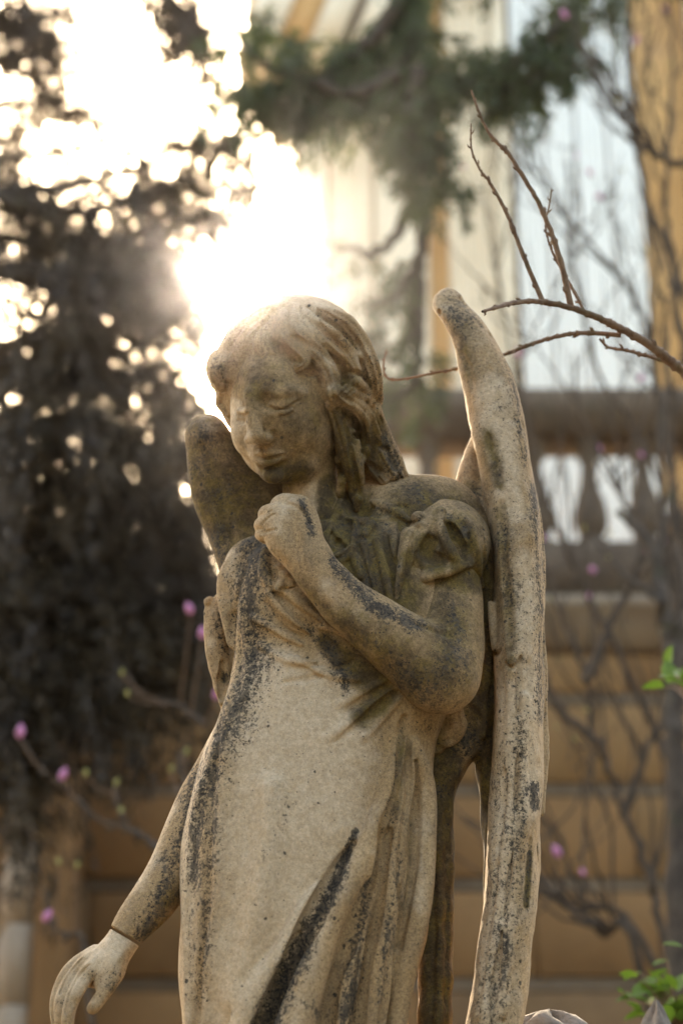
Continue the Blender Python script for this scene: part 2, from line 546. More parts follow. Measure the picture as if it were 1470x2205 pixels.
# tall shuttered opening
win = mesh_obj('window', *[np.array(q) for q in box_vf(X(1114), X(1402), YF+.20, YF+.247, 2.5, ZT-2.0)], M_GREYST, pal, smooth=False)
xa, xb = X(1118), X(1398)
npan = 4
for p_ in range(npan):
    pa, pb = xa+(xb-xa)*p_/npan+.01, xa+(xb-xa)*(p_+1)/npan-.01
    k = 5
    for q in range(k):
        s0, s1 = pa+(pb-pa)*q/k+.006, pa+(pb-pa)*(q+1)/k-.006
        V, F = box_vf(s0, s1, YF+.13+.02*(q % 2), YF+.197, 2.52, ZT-2.02, .012)
        o = mesh_obj('slat', np.array(V), np.array(F), M_WHITE, None, smooth=False); o.parent = win; o.matrix_parent_inverse = Matrix.Translation(Vector((0, 0, 0))); o.location = -Vector(pal.location)
        o.location = (-pal.location[0], -pal.location[1], -pal.location[2])
for nm, args in (('sill', (X(1108), X(1408), YF+.02, YF+.19, 2.3, 2.5)),):
    o = mesh_obj(nm, *[np.array(q) for q in box_vf(*args, .02)], M_CREAM, None, smooth=False); o.parent = win; o.location = (-pal.location[0], -pal.location[1], -pal.location[2])
# big cornice
zc = zat(250, YF)
profile('cornice', [(YF+.25, zc+.9), (YF-.08, zc+.9), (YF-.15, zc+1.1), (YF-.3, zc+1.2), (YF-.35, zc+1.5), (YF-.6, zc+1.6), (YF-.65, zc+2.0), (YF+.25, zc+2.0)], xL-.45, xL+1.0, M_CREAM, pal)
# stepped brackets under the corner of the cornice
for k in range(4):
    V, F = box_vf(xL-.5+.09*k, xL-.02, YF-.1+.05*k, YF+.6, zc+.72-.22*k, zc+.90-.22*k, .02)
    mesh_obj('bracket', np.array(V), np.array(F), (M_CREAM, M_ORANGE)[k % 2], pal, smooth=False)

# raking boards of the eaves at the corner of the roof
ye = 12.2
for (a0, a1, mat_, dy_) in ((505, 545, M_CREAM, .06), (548, 580, M_CREAM, 0), (583, 652, M_ORANGE, .08), (656, 716, M_CREAM, 0), (720, 742, M_GREYST, .1), (746, 800, M_CREAM, .03)):
    q = [at(a0, 112, ye+dy_), at(a1, 112, ye+dy_), at(a1+72, -60, ye+dy_), at(a0+72, -60, ye+dy_)]
    Vb = np.array([tuple(p_) for p_ in q]+[(p_[0], p_[1]+.55, p_[2]) for p_ in q])
    mesh_obj('eave_board', Vb, np.array([(0, 1, 2, 3), (5, 4, 7, 6), (0, 4, 5, 1), (1, 5, 6, 2), (2, 6, 7, 3), (3, 7, 4, 0)]), mat_, pal, smooth=False)
# ------------------------------------------------------------------ trees and shrubs
def tube_vf(P, rad, n=7):
    P = np.asarray(P, float); m = len(P)
    T = np.gradient(P, axis=0); T /= np.linalg.norm(T, axis=1)[:, None]+1e-9
    ref = np.array([.13, .97, .2])
    A = np.cross(T, ref); A /= np.linalg.norm(A, axis=1)[:, None]+1e-9
    B = np.cross(T, A)
    t = np.linspace(0, 2*math.pi, n, endpoint=False)
    V = P[:, None, :]+np.asarray(rad)[:, None, None]*(np.cos(t)[None, :, None]*A[:, None, :]+np.sin(t)[None, :, None]*B[:, None, :])
    V = V.reshape(-1, 3)
    i = np.arange(m-1)[:, None]*n; j = np.arange(n)[None, :]; j2 = (j+1) % n
    F = np.stack([i+j, i+j2, i+n+j2, i+n+j], -1).reshape(-1, 4)
    return V, F
def merge(parts):
    Vs, Fs, o = [], [], 0
    for V, F in parts:
        Vs.append(V); Fs.append(np.asarray(F)+o); o += len(V)
    return np.vstack(Vs), np.vstack(Fs)
def branch_vf(P, r0, r1, n=6, seg=6, jit=0, rs=None, knots=0):
    Q = catmull(P, seg)
    t = np.linspace(0, 1, len(Q))
    r = r0+(r1-r0)*t
    if rs is not None:
        if jit: Q = Q+rs.normal(0, jit, Q.shape)*(t*(1-t)*4)[:, None]
        if knots: r = r*(1+knots*(rs.rand(len(Q)) > .82)*rs.rand(len(Q)))
    return tube_vf(Q, r, n)

def needles(centres, dirs, rs, ln, wd, droop=.3):
    """one slim leaf blade (two triangles) per centre"""
    n = len(centres)
    d = dirs+rs.normal(0, .55, (n, 3)); d[:, 2] -= droop; d /= np.linalg.norm(d, axis=1)[:, None]
    s = rs.normal(0, 1, (n, 3)); s -= (s*d).sum(1)[:, None]*d; s /= np.linalg.norm(s, axis=1)[:, None]
    L = ln*rs.uniform(.6, 1.3, n)[:, None]; W = wd*rs.uniform(.7, 1.3, n)[:, None]
    V = np.stack([centres, centres+d*L*.5+s*W, centres+d*L, centres+d*L*.5-s*W], 1).reshape(-1, 3)
    F = np.arange(4*n).reshape(n, 4)
    return V, F

def conifer(name, label, boughs, trunk, rs, mat, group=None, sprays=26, per=60, spread=.35, length=.32, hang=(.5, 1.6)):
    """boughs: world polylines; every bough carries hanging sprays of needles"""
    t = thing(name, label, 'tree', trunk[0], group)
    V, F = branch_vf(trunk, .17, .08, 10, 8)
    mesh_obj('trunk', V, F, M_BARK, t)
    wood, crown = [], []
    for P, w in boughs:
        P = np.asarray(P, float)
        wood.append(branch_vf(P, .035, .006, 6, 8, .01, rs))
        Q = catmull(P, 20)
        ns = int(sprays*w)
        u = rs.uniform(.08, 1, ns)*(len(Q)-1)
        base = Q[u.astype(int)]
        tang = np.gradient(Q, axis=0)[u.astype(int)]; tang /= np.linalg.norm(tang, axis=1)[:, None]
        for k in range(ns):
            b = base[k]+rs.normal(0, .05, 3)
            side = np.array([rs.normal(0, 1)*.6, rs.normal(0, 1)*spread*2.2, rs.normal(0, .3)-.25])+tang[k]*.5
            side /= np.linalg.norm(side)
            l = length*rs.uniform(.5, 1.5)
            c1 = b+side*l*.6; c2 = c1+np.array([side[0]*.35, side[1]*.35, -.8])*l*rs.uniform(*hang)
            S = catmull([b, c1, c2], 8)
            if k % 3 == 0: wood.append(tube_vf(S, np.linspace(.006, .002, len(S)), 4))
            m = int(per*rs.uniform(.6, 1.4))
            uu = rs.uniform(0, 1, m)*(len(S)-1.01); ii = uu.astype(int)
            cc = S[ii]+(S[ii+1]-S[ii])*(uu-ii)[:, None]+rs.normal(0, .018, (m, 3))
            dd = np.gradient(S, axis=0)[ii]; dd = dd/np.linalg.norm(dd, axis=1)[:, None]
            crown.append(needles(cc, dd, rs, .055, .007))
    V, F = merge(wood); mesh_obj('branches', V, F, M_BARK, t)
    V, F = merge(crown); mesh_obj('crown', V, F, mat, t)
    return t
def pw(pts, Y0, dY=0.0):
    return [at(p[0], p[1], Y0+dY*i) for i, p in enumerate(pts)]

rs = np.random.RandomState(7)
B = []
def bl(pts, Y, w=1.0, dY=.1): B.append((pw(pts, Y, dY), w))
for Y in (6.2, 7.0):
    bl([(-160, 330), (0, 420), (150, 460), (290, 430), (400, 380), (480, 320)], Y, 1.0)
    bl([(-160, 470), (40, 520), (200, 530), (330, 500), (450, 470)], Y+.2, 1.2)
    bl([(-160, 560), (80, 600), (230, 600), (370, 590)], Y-.2, 1.1)
    bl([(-160, 760), (80, 740), (200, 720), (300, 680), (350, 660)], Y, 1.0)
    bl([(-160, 800), (60, 810), (220, 800), (350, 830), (410, 900)], Y+.2, 1.3)
    bl([(-160, 900), (60, 920), (240, 930), (380, 980)], Y-.2, 1.5)
    bl([(-160, 1010), (60, 1040), (240, 1070), (400, 1110)], Y, 1.7)
    bl([(-160, 1130), (80, 1160), (260, 1180), (415, 1200)], Y+.2, 2.0)
    bl([(-160, 1240), (80, 1270), (260, 1290), (410, 1290)], Y, 2.0)
    bl([(-160, 1340), (60, 1370), (200, 1390), (330, 1380)], Y+.2, 1.7)
    bl([(-160, 1440), (0, 1470), (120, 1480), (230, 1440)], Y, 1.2)
    bl([(-160, 1540), (-60, 1580), (0, 1600), (30, 1640)], Y, .7)
bl([(-160, 120), (-60, 40), (30, 20), (110, 40)], 6.5, .8); bl([(-160, 180), (0, 60), (60, 90), (110, 130)], 7, .6); bl([(-160, 250), (0, 230), (120, 230), (190, 190)], 6.8, .35)
bl([(-160, -120), (180, -70), (310, -50), (370, 40), (385, 70)], 6.5, .8); bl([(-160, -140), (200, -90), (370, -40), (420, 30), (430, 60)], 7, .5)
bl([(-160, 320), (-20, 300), (80, 270), (180, 220)], 7.2, .5); bl([(-160, 380), (0, 350), (100, 330), (200, 330)], 6.6, .5)
bl([(-160, 420), (100, 405), (260, 370), (360, 325), (450, 300), (520, 350)], 6.4, .6, .05); bl([(-160, 60), (40, 150), (110, 210), (200, 215)], 7.0, .3); bl([(200, -120), (390, 20), (440, 80), (450, 130)], 6.8, .35)
trunkx = at(-190, 1200, 6.8)[0]
conifer('conifer_tree', 'large dark conifer with drooping boughs against the white sky', B,
        [(trunkx-.1, 6.8, 0), (trunkx, 6.8, 2.5), (trunkx+.05, 6.85, 5), (trunkx, 6.9, 8.5)], rs, M_NEEDLE, None, sprays=50, per=72)
B = []
for Y in (5.6, 6.1):
    bl([(1900, -200), (1250, -120), (930, -80), (880, 40), (860, 150), (700, 190), (540, 200)], Y, 1.9, .03)
    bl([(1700, -180), (1300, -40), (1150, 110), (1000, 170), (860, 180)], Y, 1.5, .03)
    bl([(860, 160), (760, 200), (640, 170), (550, 120), (500, 60)], Y, .5, .03)
    bl([(900, 150), (880, 250), (900, 330), (920, 400)], Y, .8, .03)
    bl([(860, 0), (800, 90), (740, 130), (680, 230)], Y, .6, .03)
bl([(1000, 200), (1100, 180), (1180, 130), (1225, 135)], 5.8, .7, .02); bl([(900, 210), (760, 250), (640, 250), (520, 190)], 5.9, .7, .02)
bl([(920, 380), (840, 520), (760, 540), (690, 520)], 6.6, .16, .03); bl([(920, 400), (900, 560), (850, 640), (790, 650)], 6.6, .16, .03)
bl([(900, 560), (880, 700), (850, 780), (800, 740)], 6.8, .35, .03); bl([(900, 600), (900, 760), (880, 840), (820, 860)], 6.8, .4, .03)
tx = at(1900, -100, 6.2)[0]
conifer('conifer_tree', 'green conifer whose long bough hangs across the palace front', B,
        [(tx+.3, 6.4, 0), (tx+.3, 6.3, 3), (tx+.25, 6.2, 6), (tx+.2, 6.2, 9)], rs, M_NEEDLE2, None, sprays=34, per=60, spread=.16, length=.19, hang=(.2, .8))

# ---------------- magnolias: bare grey stems with pink buds
def bud_mesh(nm, L, r, mat):
    prof = [(0, .35), (.15, .8), (.4, 1), (.65, .8), (.85, .4), (1, .02)]
    rings = [np.array([[r*q*math.cos(t), r*q*math.sin(t), L*z] for t in np.linspace(0, 2*math.pi, 8, endpoint=False)]) for z, q in prof]
    V, F = ring_loft(rings)
    o = mesh_obj(nm, V, F, mat)
    return o
def ring_loft(rings):
    n = len(rings[0]); V = np.vstack(rings); F = []
    for i in range(len(rings)-1):
        for j in range(n):
            a = i*n+j; b = i*n+(j+1) % n
            F.append((a, b, b+n, a+n))
    return V, np.array(F)
BUD = [None, None]
def add_bud(parent, pos, d, size=1.0, kind=0):
    if BUD[kind] is None:
        o = bud_mesh(('bud', 'leaf_bud')[kind], (.055, .035)[kind], (.016, .009)[kind], (M_BUD, M_CALYX)[kind]); BUD[kind] = o
    else:
        o = BUD[kind].copy(); C.objects.link(o)
    o.parent = parent
    d = Vector(d).normalized()
    o.rotation_euler = d.to_track_quat('Z', 'Y').to_euler()
    o.location = Vector(pos)-Vector(parent.location)
    o.scale = (size, size, size)
    return o
def magnolia(label, stems, rs, base, group, twigs=5, up=.9, tl=.55, buds=.5, r=(.022, .006)):
    t = thing('magnolia_shrub', label, 'shrub', base, group)
    for P in stems:
        V, F = branch_vf(P, r[0], r[1], 7, 8, .008, rs, .25)
        parts = [(V, F)]
        Q = catmull(P, 10)
        for k in range(twigs):
            i = int(rs.uniform(.25, .98)*(len(Q)-1)); b = Q[i]
            tg = Q[min(i+1, len(Q)-1)]-Q[i-1]; tg /= np.linalg.norm(tg)+1e-9
            d = tg*.5+np.array([rs.normal(0, .5), rs.normal(0, .4), up*rs.uniform(.2, 1.2)]); d /= np.linalg.norm(d)
            l = tl*rs.uniform(.5, 1.4)
            e1 = b+d*l*.5+rs.normal(0, .03, 3); e2 = e1+(d+np.array([rs.normal(0, .2), 0, .35]))*l*.5
            rb = r[1]*.9+.4*(r[0]-r[1])*(1-i/len(Q))
            parts.append(branch_vf([b, e1, e2], rb, .0022, 5, 5, .005, rs, .3))
            ends = [(e2, e2-e1)]
            for _ in range(rs.randint(1, 4)):
                u = rs.uniform(.3, .95); c = b+(e2-b)*u
                dd = d+rs.normal(0, .55, 3); dd[2] += .35; dd /= np.linalg.norm(dd); l2 = l*rs.uniform(.25, .6)
                parts.append(branch_vf([c, c+dd*l2*.5+rs.normal(0, .012, 3), c+dd*l2+np.array([0, 0, .03])], .0034, .0015, 4, 4, 0, rs, .3))
                ends.append((c+dd*l2+np.array([0, 0, .03]), dd))
            for e, dd in ends:
                if rs.rand() < buds: add_bud(t, e, dd, rs.uniform(.45, .85), 0 if rs.rand() < .6 else 1)
        V, F = merge(parts)
        mesh_obj('stem', V, F, M_STEM, t)
    return t
rs = np.random.RandomState(21)
G = 'magnolia shrubs in bud around the statue'
def st(pts, Y, g=None):
    P = pw(pts, Y, .04)
    if g is not None: P = [np.array([g[0], g[1], 0])]+P
    return P
g0 = at(1470, 2205, 5.4); g0 = (g0[0]+.05, 5.4)
mag = magnolia('bare magnolia with thin crossing stems and pink buds before the balustrade',
   [st([(1440, 2160), (1400, 1900), (1330, 1720), (1280, 1580), (1260, 1450), (1200, 1310), (1160, 1180)], 5.4, g0),
    st([(1260, 1470), (1320, 1330), (1380, 1180), (1330, 1050), (1250, 900), (1235, 760)], 5.4),
    st([(1390, 2150), (1290, 2010), (1190, 1920), (1120, 1830), (1000, 1760)], 5.3, g0),
    st([(1440, 2130), (1330, 1960), (1240, 1960), (1180, 1930)], 5.6),
    st([(1280, 1600), (1190, 1500), (1150, 1400), (1100, 1250)], 5.5),
    st([(1340, 1760), (1400, 1600), (1440, 1540)], 5.5),
    st([(1480, 1900), (1460, 1500), (1440, 1200), (1400, 1000), (1290, 800), (1230, 560), (1220, 350)], 5.8, g0),
    st([(1480, 1500), (1450, 1100), (1440, 800), (1400, 500), (1360, 200), (1340, -60)], 6.0),
    st([(1480, 1200), (1420, 900), (1390, 700), (1300, 560), (1180, 420), (1120, 300)], 6.2),
    st([(1500, 900), (1450, 640), (1430, 400), (1450, 150), (1430, -50)], 5.6),
    st([(1500, 700), (1400, 450), (1340, 250), (1230, 120)], 5.9),
    st([(1500, 360), (1420, 340), (1380, 300), (1350, 220)], 5.2),
    st([(1470, 1700), (1250, 1240), (1150, 1000), (1090, 700), (1060, 520)], 6.4)],
   rs, (g0[0], g0[1], 0), G, twigs=10, up=.9, tl=.5, buds=.15, r=(.0165, .0042))
trunk_t = thing('slim_tree', 'slim dark tree trunk standing at the right edge behind the leaves', 'tree', (at(1462, 1800, 4.9)[0]+.06, 4.9, 0), None)
P = [np.array([at(1478, 2205, 4.9)[0]+.01, 4.9, 0])]+pw([(1474, 2205), (1462, 1800), (1450, 1560), (1446, 1400), (1425, 1300), (1400, 1180), (1330, 1100)], 4.9, .02)
V, F = branch_vf(P, .045, .012, 10, 8, .006, rs, .1); mesh_obj('trunk', V, F, M_BARK, trunk_t)
V, F = merge([branch_vf(pw(q, 4.95, .05), .014, .003, 6, 6, .008, rs, .3) for q in ([(1450, 1560), (1470, 1300), (1440, 1050), (1430, 880)], [(1448, 1440), (1420, 1150), (1425, 900), (1440, 700)], [(1425, 1300), (1350, 1240), (1270, 1150)])])
mesh_obj('branches', V, F, M_BARK, trunk_t)
g1 = at(520, 2205, 4.6); g1 = (g1[0], 4.6)
MG_ST = [st([(430, 1900), (350, 1830), (270, 1790), (210, 1760), (130, 1690), (75, 1640), (45, 1590)], 4.6, g1),
    st([(340, 1830), (270, 1770), (248, 1720), (250, 1690)], 4.6), st([(470, 1800), (395, 1720), (388, 1640), (400, 1610)], 4.8),
    st([(440, 1560), (380, 1520), (310, 1500), (270, 1450)], 4.8), st([(200, 2205), (135, 2020), (110, 1990), (95, 1970)], 4.7, (g1[0]-.2, 4.7))]
mg = magnolia('low magnolia branches with pink and yellow buds beside the hanging stone hand',
   MG_ST,
   rs, (g1[0], g1[1], 0), G, twigs=0, r=(.010, .004))
for (px, py, s_, k) in ((43, 1590, 1.1, 0), (131, 1680, 1.0, 0), (95, 1985, 1.0, 0), (412, 1322, 1.0, 0), (436, 1375, 1.0, 0), (463, 1505, 1.0, 0), (263, 1455, 1.0, 1), (185, 1672, 1.1, 1), (247, 1692, 1.1, 1), (262, 1755, 1.2, 1), (400, 1625, 1.0, 1), (366, 1662, 1.0, 1), (128, 1862, 1.0, 1), (165, 1870, 1.0, 1), (275, 1500, 1.0, 1)):
    q = at(px, py, 4.65)
    allp = np.vstack([catmull(P_, 10) for P_ in MG_ST])
    nr = allp[np.argmin(((allp-q-np.array([0, 0, -.02]))**2).sum(1))]
    if np.linalg.norm(nr-q) > .012:
        mid_ = (nr+q)/2+np.array([0, 0, -.01]); mesh_obj('twig', *branch_vf([nr, mid_, q], .003, .002, 5, 5), M_TWIG, mg)
    add_bud(mg, q, (rs.normal(0, .25), 0, 1), s_*(.72 if k == 0 else .62), k)

# ---------------- the sharp bare twig by the wing
tw = thing('bare_sapling', 'bare brown sapling with sharp twigs reaching in behind the tall wing', 'sapling', (.80, 2.35, 0))
def fp(px, py, d): return to_world(np.array([[px, py, d]]), 0)[0]
def twig(pts, r0, r1, name='twig', knots=.28, jit=.0006):
    P = [fp(*p) for p in pts]
    V, F = branch_vf(P, r0*.8, r1*.8, 8, 16, jit*.6, rs, .55)
    Q = catmull(P, 16); rr = (r0+(r1-r0)*np.linspace(0, 1, len(Q)))*.8
    T = np.gradient(Q, axis=0); T /= np.linalg.norm(T, axis=1)[:, None]
    parts = [(V, F)]; k = 6; sd = 1
    while k < len(Q)-2:
        sv = np.cross(T[k], (0, 1, 0)); sv = sv/(np.linalg.norm(sv)+1e-9)*sd+np.array([0, rs.normal(0, .5), 0])
        b_ = Q[k]+sv*rr[k]*.5; L_ = rs.uniform(.003, .0065)
        parts.append(tube_vf(np.array([b_, b_+(T[k]*.7+sv*.7)*L_*.6, b_+(T[k]+sv*.6)*L_]), [rr[k]*.75+.0003, rr[k]*.6+.0003, .0003], 5))
        sd = -sd; k += int(rs.randint(7, 14))
    V, F = merge(parts)
    return mesh_obj(name, V, F, M_TWIG, tw)
twig([(1900, 1700, 330), (1800, 1300, 280), (1640, 950, 230), (1470, 800, 190)], .012, .0085, 'branch')
P = [np.array([.80, 2.35, 0]), np.array([.79, 2.36, .8]), fp(1900, 1700, 330)]
V, F = branch_vf(P, .018, .012, 8, 6); mesh_obj('stem', V, F, M_TWIG, tw)
twig([(1480, 808, 192), (1400, 745, 170), (1330, 705, 150), (1250, 670, 130), (1170, 650, 110), (1110, 651, 60), (1075, 660, -20), (1038, 671, -75)], .0078, .0022, 'branch')
twig([(1230, 668, 128), (1205, 560, 130), (1165, 450, 132), (1100, 340, 134), (1055, 290, 136), (1030, 240, 138), (1014, 194, 140)], .0052, .0013)
twig([(1168, 650, 112), (1130, 560, 112), (1095, 470, 112), (1055, 395, 112), (1036, 370, 112), (1015, 325, 112), (1013, 266, 112)], .0042, .0011)
twig([(1258, 672, 134), (1225, 610, 150), (1190, 545, 160), (1174, 490, 165), (1182, 440, 168), (1187, 406, 170)], .0028, .0010)
twig([(1335, 722, 160), (1270, 717, 190), (1210, 722, 210), (1140, 742, 230), (1095, 760, 240), (1040, 778, 250), (985, 793, 260), (920, 806, 262), (850, 818, 264), (828, 805, 264), (826, 780, 264), (832, 752, 264)], .0042, .0011)
twig([(1470, 800, 220), (1420, 775, 225), (1355, 756, 230), (1310, 748, 232), (1290, 730, 220)], .0038, .002)
# ---------------- fresh leaves at the right edge
def leaf_vf(L, Wd):
    us = np.linspace(0, 1, 6); V = []; 
    for u in us:
        w_ = Wd*math.sin(math.pi*min(1, u*.93+.07))**.8
        for s_ in (-1, 0, 1): V.append((s_*w_, u*L, abs(s_)*w_*.35-.12*L*u*u))
    F = []
    for i in range(5):
        for j in range(2):
            a = i*3+j; F.append((a, a+1, a+4, a+3))
    return np.array(V), np.array(F)
LEAF = None
def add_leaf(parent, pos, yaw, pitch, roll, sz):
    global LEAF
    if LEAF is None:
        LEAF = mesh_obj('leaf', *leaf_vf(.055, .017), M_LEAF); o = LEAF
    else:
        o = LEAF.copy(); C.objects.link(o)
    o.parent = parent; o.location = Vector(pos)-Vector(parent.location); o.rotation_euler = (pitch, roll, yaw); o.scale = (sz,)*3
rs = np.random.RandomState(5)
for (label, cx, cy, n, sp, Y) in (('bright green leaf sprig halfway up the right edge of the view', 1452, 1455, 12, 24, 2.9), ('fresh green leafy shrub rising behind the stone lumps at lower right', 1430, 2160, 60, 55, 3.0)):
    b = at(cx+40, 2205, Y)
    lt = thing('leafy_shrub', label, 'shrub', (float(b[0]), Y, 0), 'fresh leafy sprigs')
    top = at(cx+25, cy, Y)
    V, F = branch_vf([(b[0]+.02, Y, 0), (b[0]+.03, Y, .9), tuple(at(cx+45, cy+180, Y)), tuple(top)], .007, .003, 6, 6); 
    parts = [(V, F)]
    for k in range(n):
        px, py = cx+rs.normal(0, sp*.8)+10, cy+rs.normal(0, sp*.7)
        p = at(px, py, Y+rs.normal(0, .06))
        parts.append(branch_vf([tuple(top+np.array([0, 0, -.05])), tuple((top+p)/2+np.array([0, 0, -.012])), tuple(p)], .002, .001, 4, 4))
        add_leaf(lt, p, rs.uniform(0, 6.28), rs.normal(.2, .5), rs.normal(0, .5), rs.uniform(.55, .95))
    V, F = merge(parts); mesh_obj('stem', V, F, M_TWIG, lt)
# ------------------------------------------------------------------ unseen ring of foliage added behind the viewer to block the low sky
rs = np.random.RandomState(3)
n = 26000
ang = rs.uniform(R(155), R(385), n)           # from the left, round the back, to the right
rad = rs.uniform(11.5, 14.5, n)
hgt = rs.uniform(.3, 1, n)**.8*(7.5+1.5*np.sin(ang*7)+1.2*np.sin(ang*17))
cc = np.column_stack([rad*np.cos(ang), rad*np.sin(ang)*.9-1, hgt])
dd = rs.normal(0, 1, (n, 3)); dd /= np.linalg.norm(dd, axis=1)[:, None]
V, F = needles(cc, dd, rs, .75, .22)
o = mesh_obj('sky_block_foliage', V, F, M_NEEDLE2); o['kind'] = 'stuff'
def stone_material():
    b = NB('weathered_stone')
    mp = b.n('Mapping'); mp.inputs['Scale'].default_value = (1, 1, .16); b.l(b.obj(), mp.inputs['Vector'])
    streak = b.noise(70, 5, .7, vec=mp.outputs[0])
    big = b.noise(6, 3); mid = b.noise(26, 5, .65); sml = b.noise(110, 5, .75); fine = b.noise(260, 3, .7); grain = b.noise(850, 2, .7)
    lich, oliv, pale = b.attr('lichen'), b.attr('olive'), b.attr('pale')
    base = b.mix(b.ramp(big, .35, .65), (.31, .195, .095), (.41, .275, .15))
    base = b.mix(b.math('MULTIPLY', b.ramp(mid, .45, .70), .65), base, (.22, .145, .08))
    base = b.mix(b.math('MULTIPLY', b.ramp(streak, .52, .72), .5), base, (.20, .14, .085))
    pm = b.math('MULTIPLY', b.ramp(b.math('ADD', b.math('MULTIPLY', b.math('SUBTRACT', mid, .5), .9), pale), .05, .62), .85)  # paler faces carry the brightness of front light in their colour
    base = b.mix(pm, base, b.mix(b.ramp(sml, .3, .7), (.50, .36, .225), (.62, .475, .325)))
    # brown film, stain plus shade put into the colour: darkens and warms, in clouds
    fm = b.math('ADD', b.math('MULTIPLY', b.noise(48, 6, .75), 1.0), oliv)
    om = b.math('MULTIPLY', b.ramp(fm, .60, 1.22), .94)
    ocol = b.mix(b.ramp(b.noise(42, 5, .7), .42, .62), (.062, .041, .020), (.125, .083, .022))
    ocol = b.mix(b.math('MULTIPLY', b.ramp(sml, .5, .72), .55), ocol, (.22, .155, .085))
    col = b.mix(om, base, ocol)
    # pitted grain, weaker on the pale faces
    amp = b.math('SUBTRACT', 1.0, b.math('MULTIPLY', pm, .55))
    g = b.math('ADD', b.math('MULTIPLY', b.math('SUBTRACT', fine, .5), 1.6), b.math('MULTIPLY', b.math('SUBTRACT', grain, .5), 1.5))
    val = b.math('ADD', b.math('MULTIPLY', g, amp), 1.0)
    hs = b.n('HueSaturation'); b.l(col, hs.inputs['Color']); b.l(val, hs.inputs['Value'])
    col = hs.outputs[0]
    # black lichen: frayed patches where the attribute says
    dn = b.math('ADD', b.math('MULTIPLY', b.noise(190, 5, .8), .55), b.math('ADD', b.math('MULTIPLY', mid, .22), b.math('MULTIPLY', streak, .23)))
    dm = b.math('MULTIPLY', b.ramp(b.math('ADD', dn, b.math('MULTIPLY', lich, .175)), .605, .685), .90)
    col = b.mix(dm, col, b.mix(b.ramp(b.noise(70, 3), .4, .6), (.036, .030, .024), (.085, .068, .050)))
    # black specks
    sp = b.math('ADD', b.noise(330, 3, .6), b.math('MULTIPLY', lich, .14))
    sm = b.math('MULTIPLY', b.ramp(sp, .67, .72), .9)
    col = b.mix(sm, col, (.030, .026, .022))
    vor = b.n('TexVoronoi', i_Scale=95.0, feature='F1'); b.l(b.obj(), vor.inputs['Vector'])
    sepc = b.n('SeparateColor'); b.l(vor.outputs['Color'], sepc.inputs[0])
    keep = b.math('GREATER_THAN', b.math('ADD', sepc.outputs[0], b.math('MULTIPLY', lich, .4)), .91)
    rad = b.math('ADD', b.math('MULTIPLY', sepc.outputs[1], .24), b.math('MULTIPLY', b.math('SUBTRACT', fine, .5), .35))
    dot = b.math('MULTIPLY', keep, b.math('LESS_THAN', vor.outputs['Distance'], rad))
    col = b.mix(b.math('MULTIPLY', dot, .85), col, (.035, .030, .025))
    b.l(col, b.b.inputs['Base Color'])
    b.b.inputs['Roughness'].default_value = .9
    b.b.inputs['Specular IOR Level'].default_value = .22
    hgt = b.math('ADD', b.math('MULTIPLY', fine, .6), b.math('SUBTRACT', b.math('MULTIPLY', grain, .3), b.math('MULTIPLY', b.math('ADD', dot, sm), .3)))
    n1 = b.bump(mid, .45, .005)
    n1 = b.bump(sml, .4, .002, n1)
    n2 = b.bump(hgt, .6, .0014, n1)
    b.l(n2, b.b.inputs['Normal'])
    return b.m
STONE = stone_material()

def paint(P, strokes):
    """largest of soft strokes: (strength, [(x, y, r), ...]) on figure coordinates"""
    v = np.zeros(len(P))
    for st, pl in strokes:
        Q = catmull(pl, 5) if len(pl) > 1 else np.array([pl[0], pl[0]], float)
        for A, B in zip(Q[:-1], Q[1:]):
            rm = max(A[2], B[2])
            lo = np.minimum(A[:2], B[:2])-rm; hi = np.maximum(A[:2], B[:2])+rm
            m = np.nonzero((P[:, 0] > lo[0]) & (P[:, 0] < hi[0]) & (P[:, 1] > lo[1]) & (P[:, 1] < hi[1]))[0]
            if not len(m): continue
            p = P[m, :2]; ab = B[:2]-A[:2]
            t = np.clip(((p-A[:2])@ab)/(ab@ab+1e-9), 0, 1)
            d = np.hypot(*(p-A[:2]-t[:, None]*ab).T)
            r = A[2]+t*(B[2]-A[2])
            u = np.clip(1-d/r, 0, 1)
            v[m] = np.maximum(v[m], st*u**.8)
    return v

LICHEN, OLIVE, PALE = [], [], []
STAIN = 1.0
def finish(name, f, parent, lich=(), oliv=(), pale=(), base=(0, 0, 0)):
    P, Q = f.mesh()
    at_ = {'lichen': base[0]+paint(P, list(lich)), 'olive': base[1]+paint(P, list(oliv)), 'pale': base[2]+paint(P, list(pale))}
    return mesh_obj(name, to_world(P, f.shear), Q, STONE, parent, at_)

foot = to_world(np.array([[700., 2330., -60.]]), .4)[0]
PED_TOP = .95
angel = thing('angel_statue', 'weathered stone angel looking down with one fist raised to its chest', 'statue', (float(foot[0]), float(foot[1]), PED_TOP))

# ---------------- robe (with the trunk it covers)
f = Field((372, 1020, -290), (1075, 2330, 200), 3.0)
f.loft([(1120, 745, 10, 150, 95), (1200, 760, -15, 235, 118), (1300, 762, -25, 262, 128), (1400, 757, -25, 252, 132),
        (1500, 735, -25, 246, 138), (1600, 690, -25, 245, 146), (1700, 672, -25, 258, 152), (1800, 662, -22, 270, 158),
        (1900, 660, -20, 273, 160), (2000, 655, -15, 268, 162), (2100, 642, -10, 254, 164), (2205, 636, -5, 240, 166), (2400, 630, 0, 236, 168)], k=10, p=2.25)
f.ell((905, 1130, 5), (118, 92, 85), 30, rot=18)          # shoulder on the picture's right
f.ell((560, 1250, 0), (75, 95, 80), 30, rot=-22)          # shoulder on the left, pushed forward
f.ell((650, 1270, -85), (120, 110, 70), 40)               # breast
f.ell((810, 1270, -75), (100, 120, 62), 40)
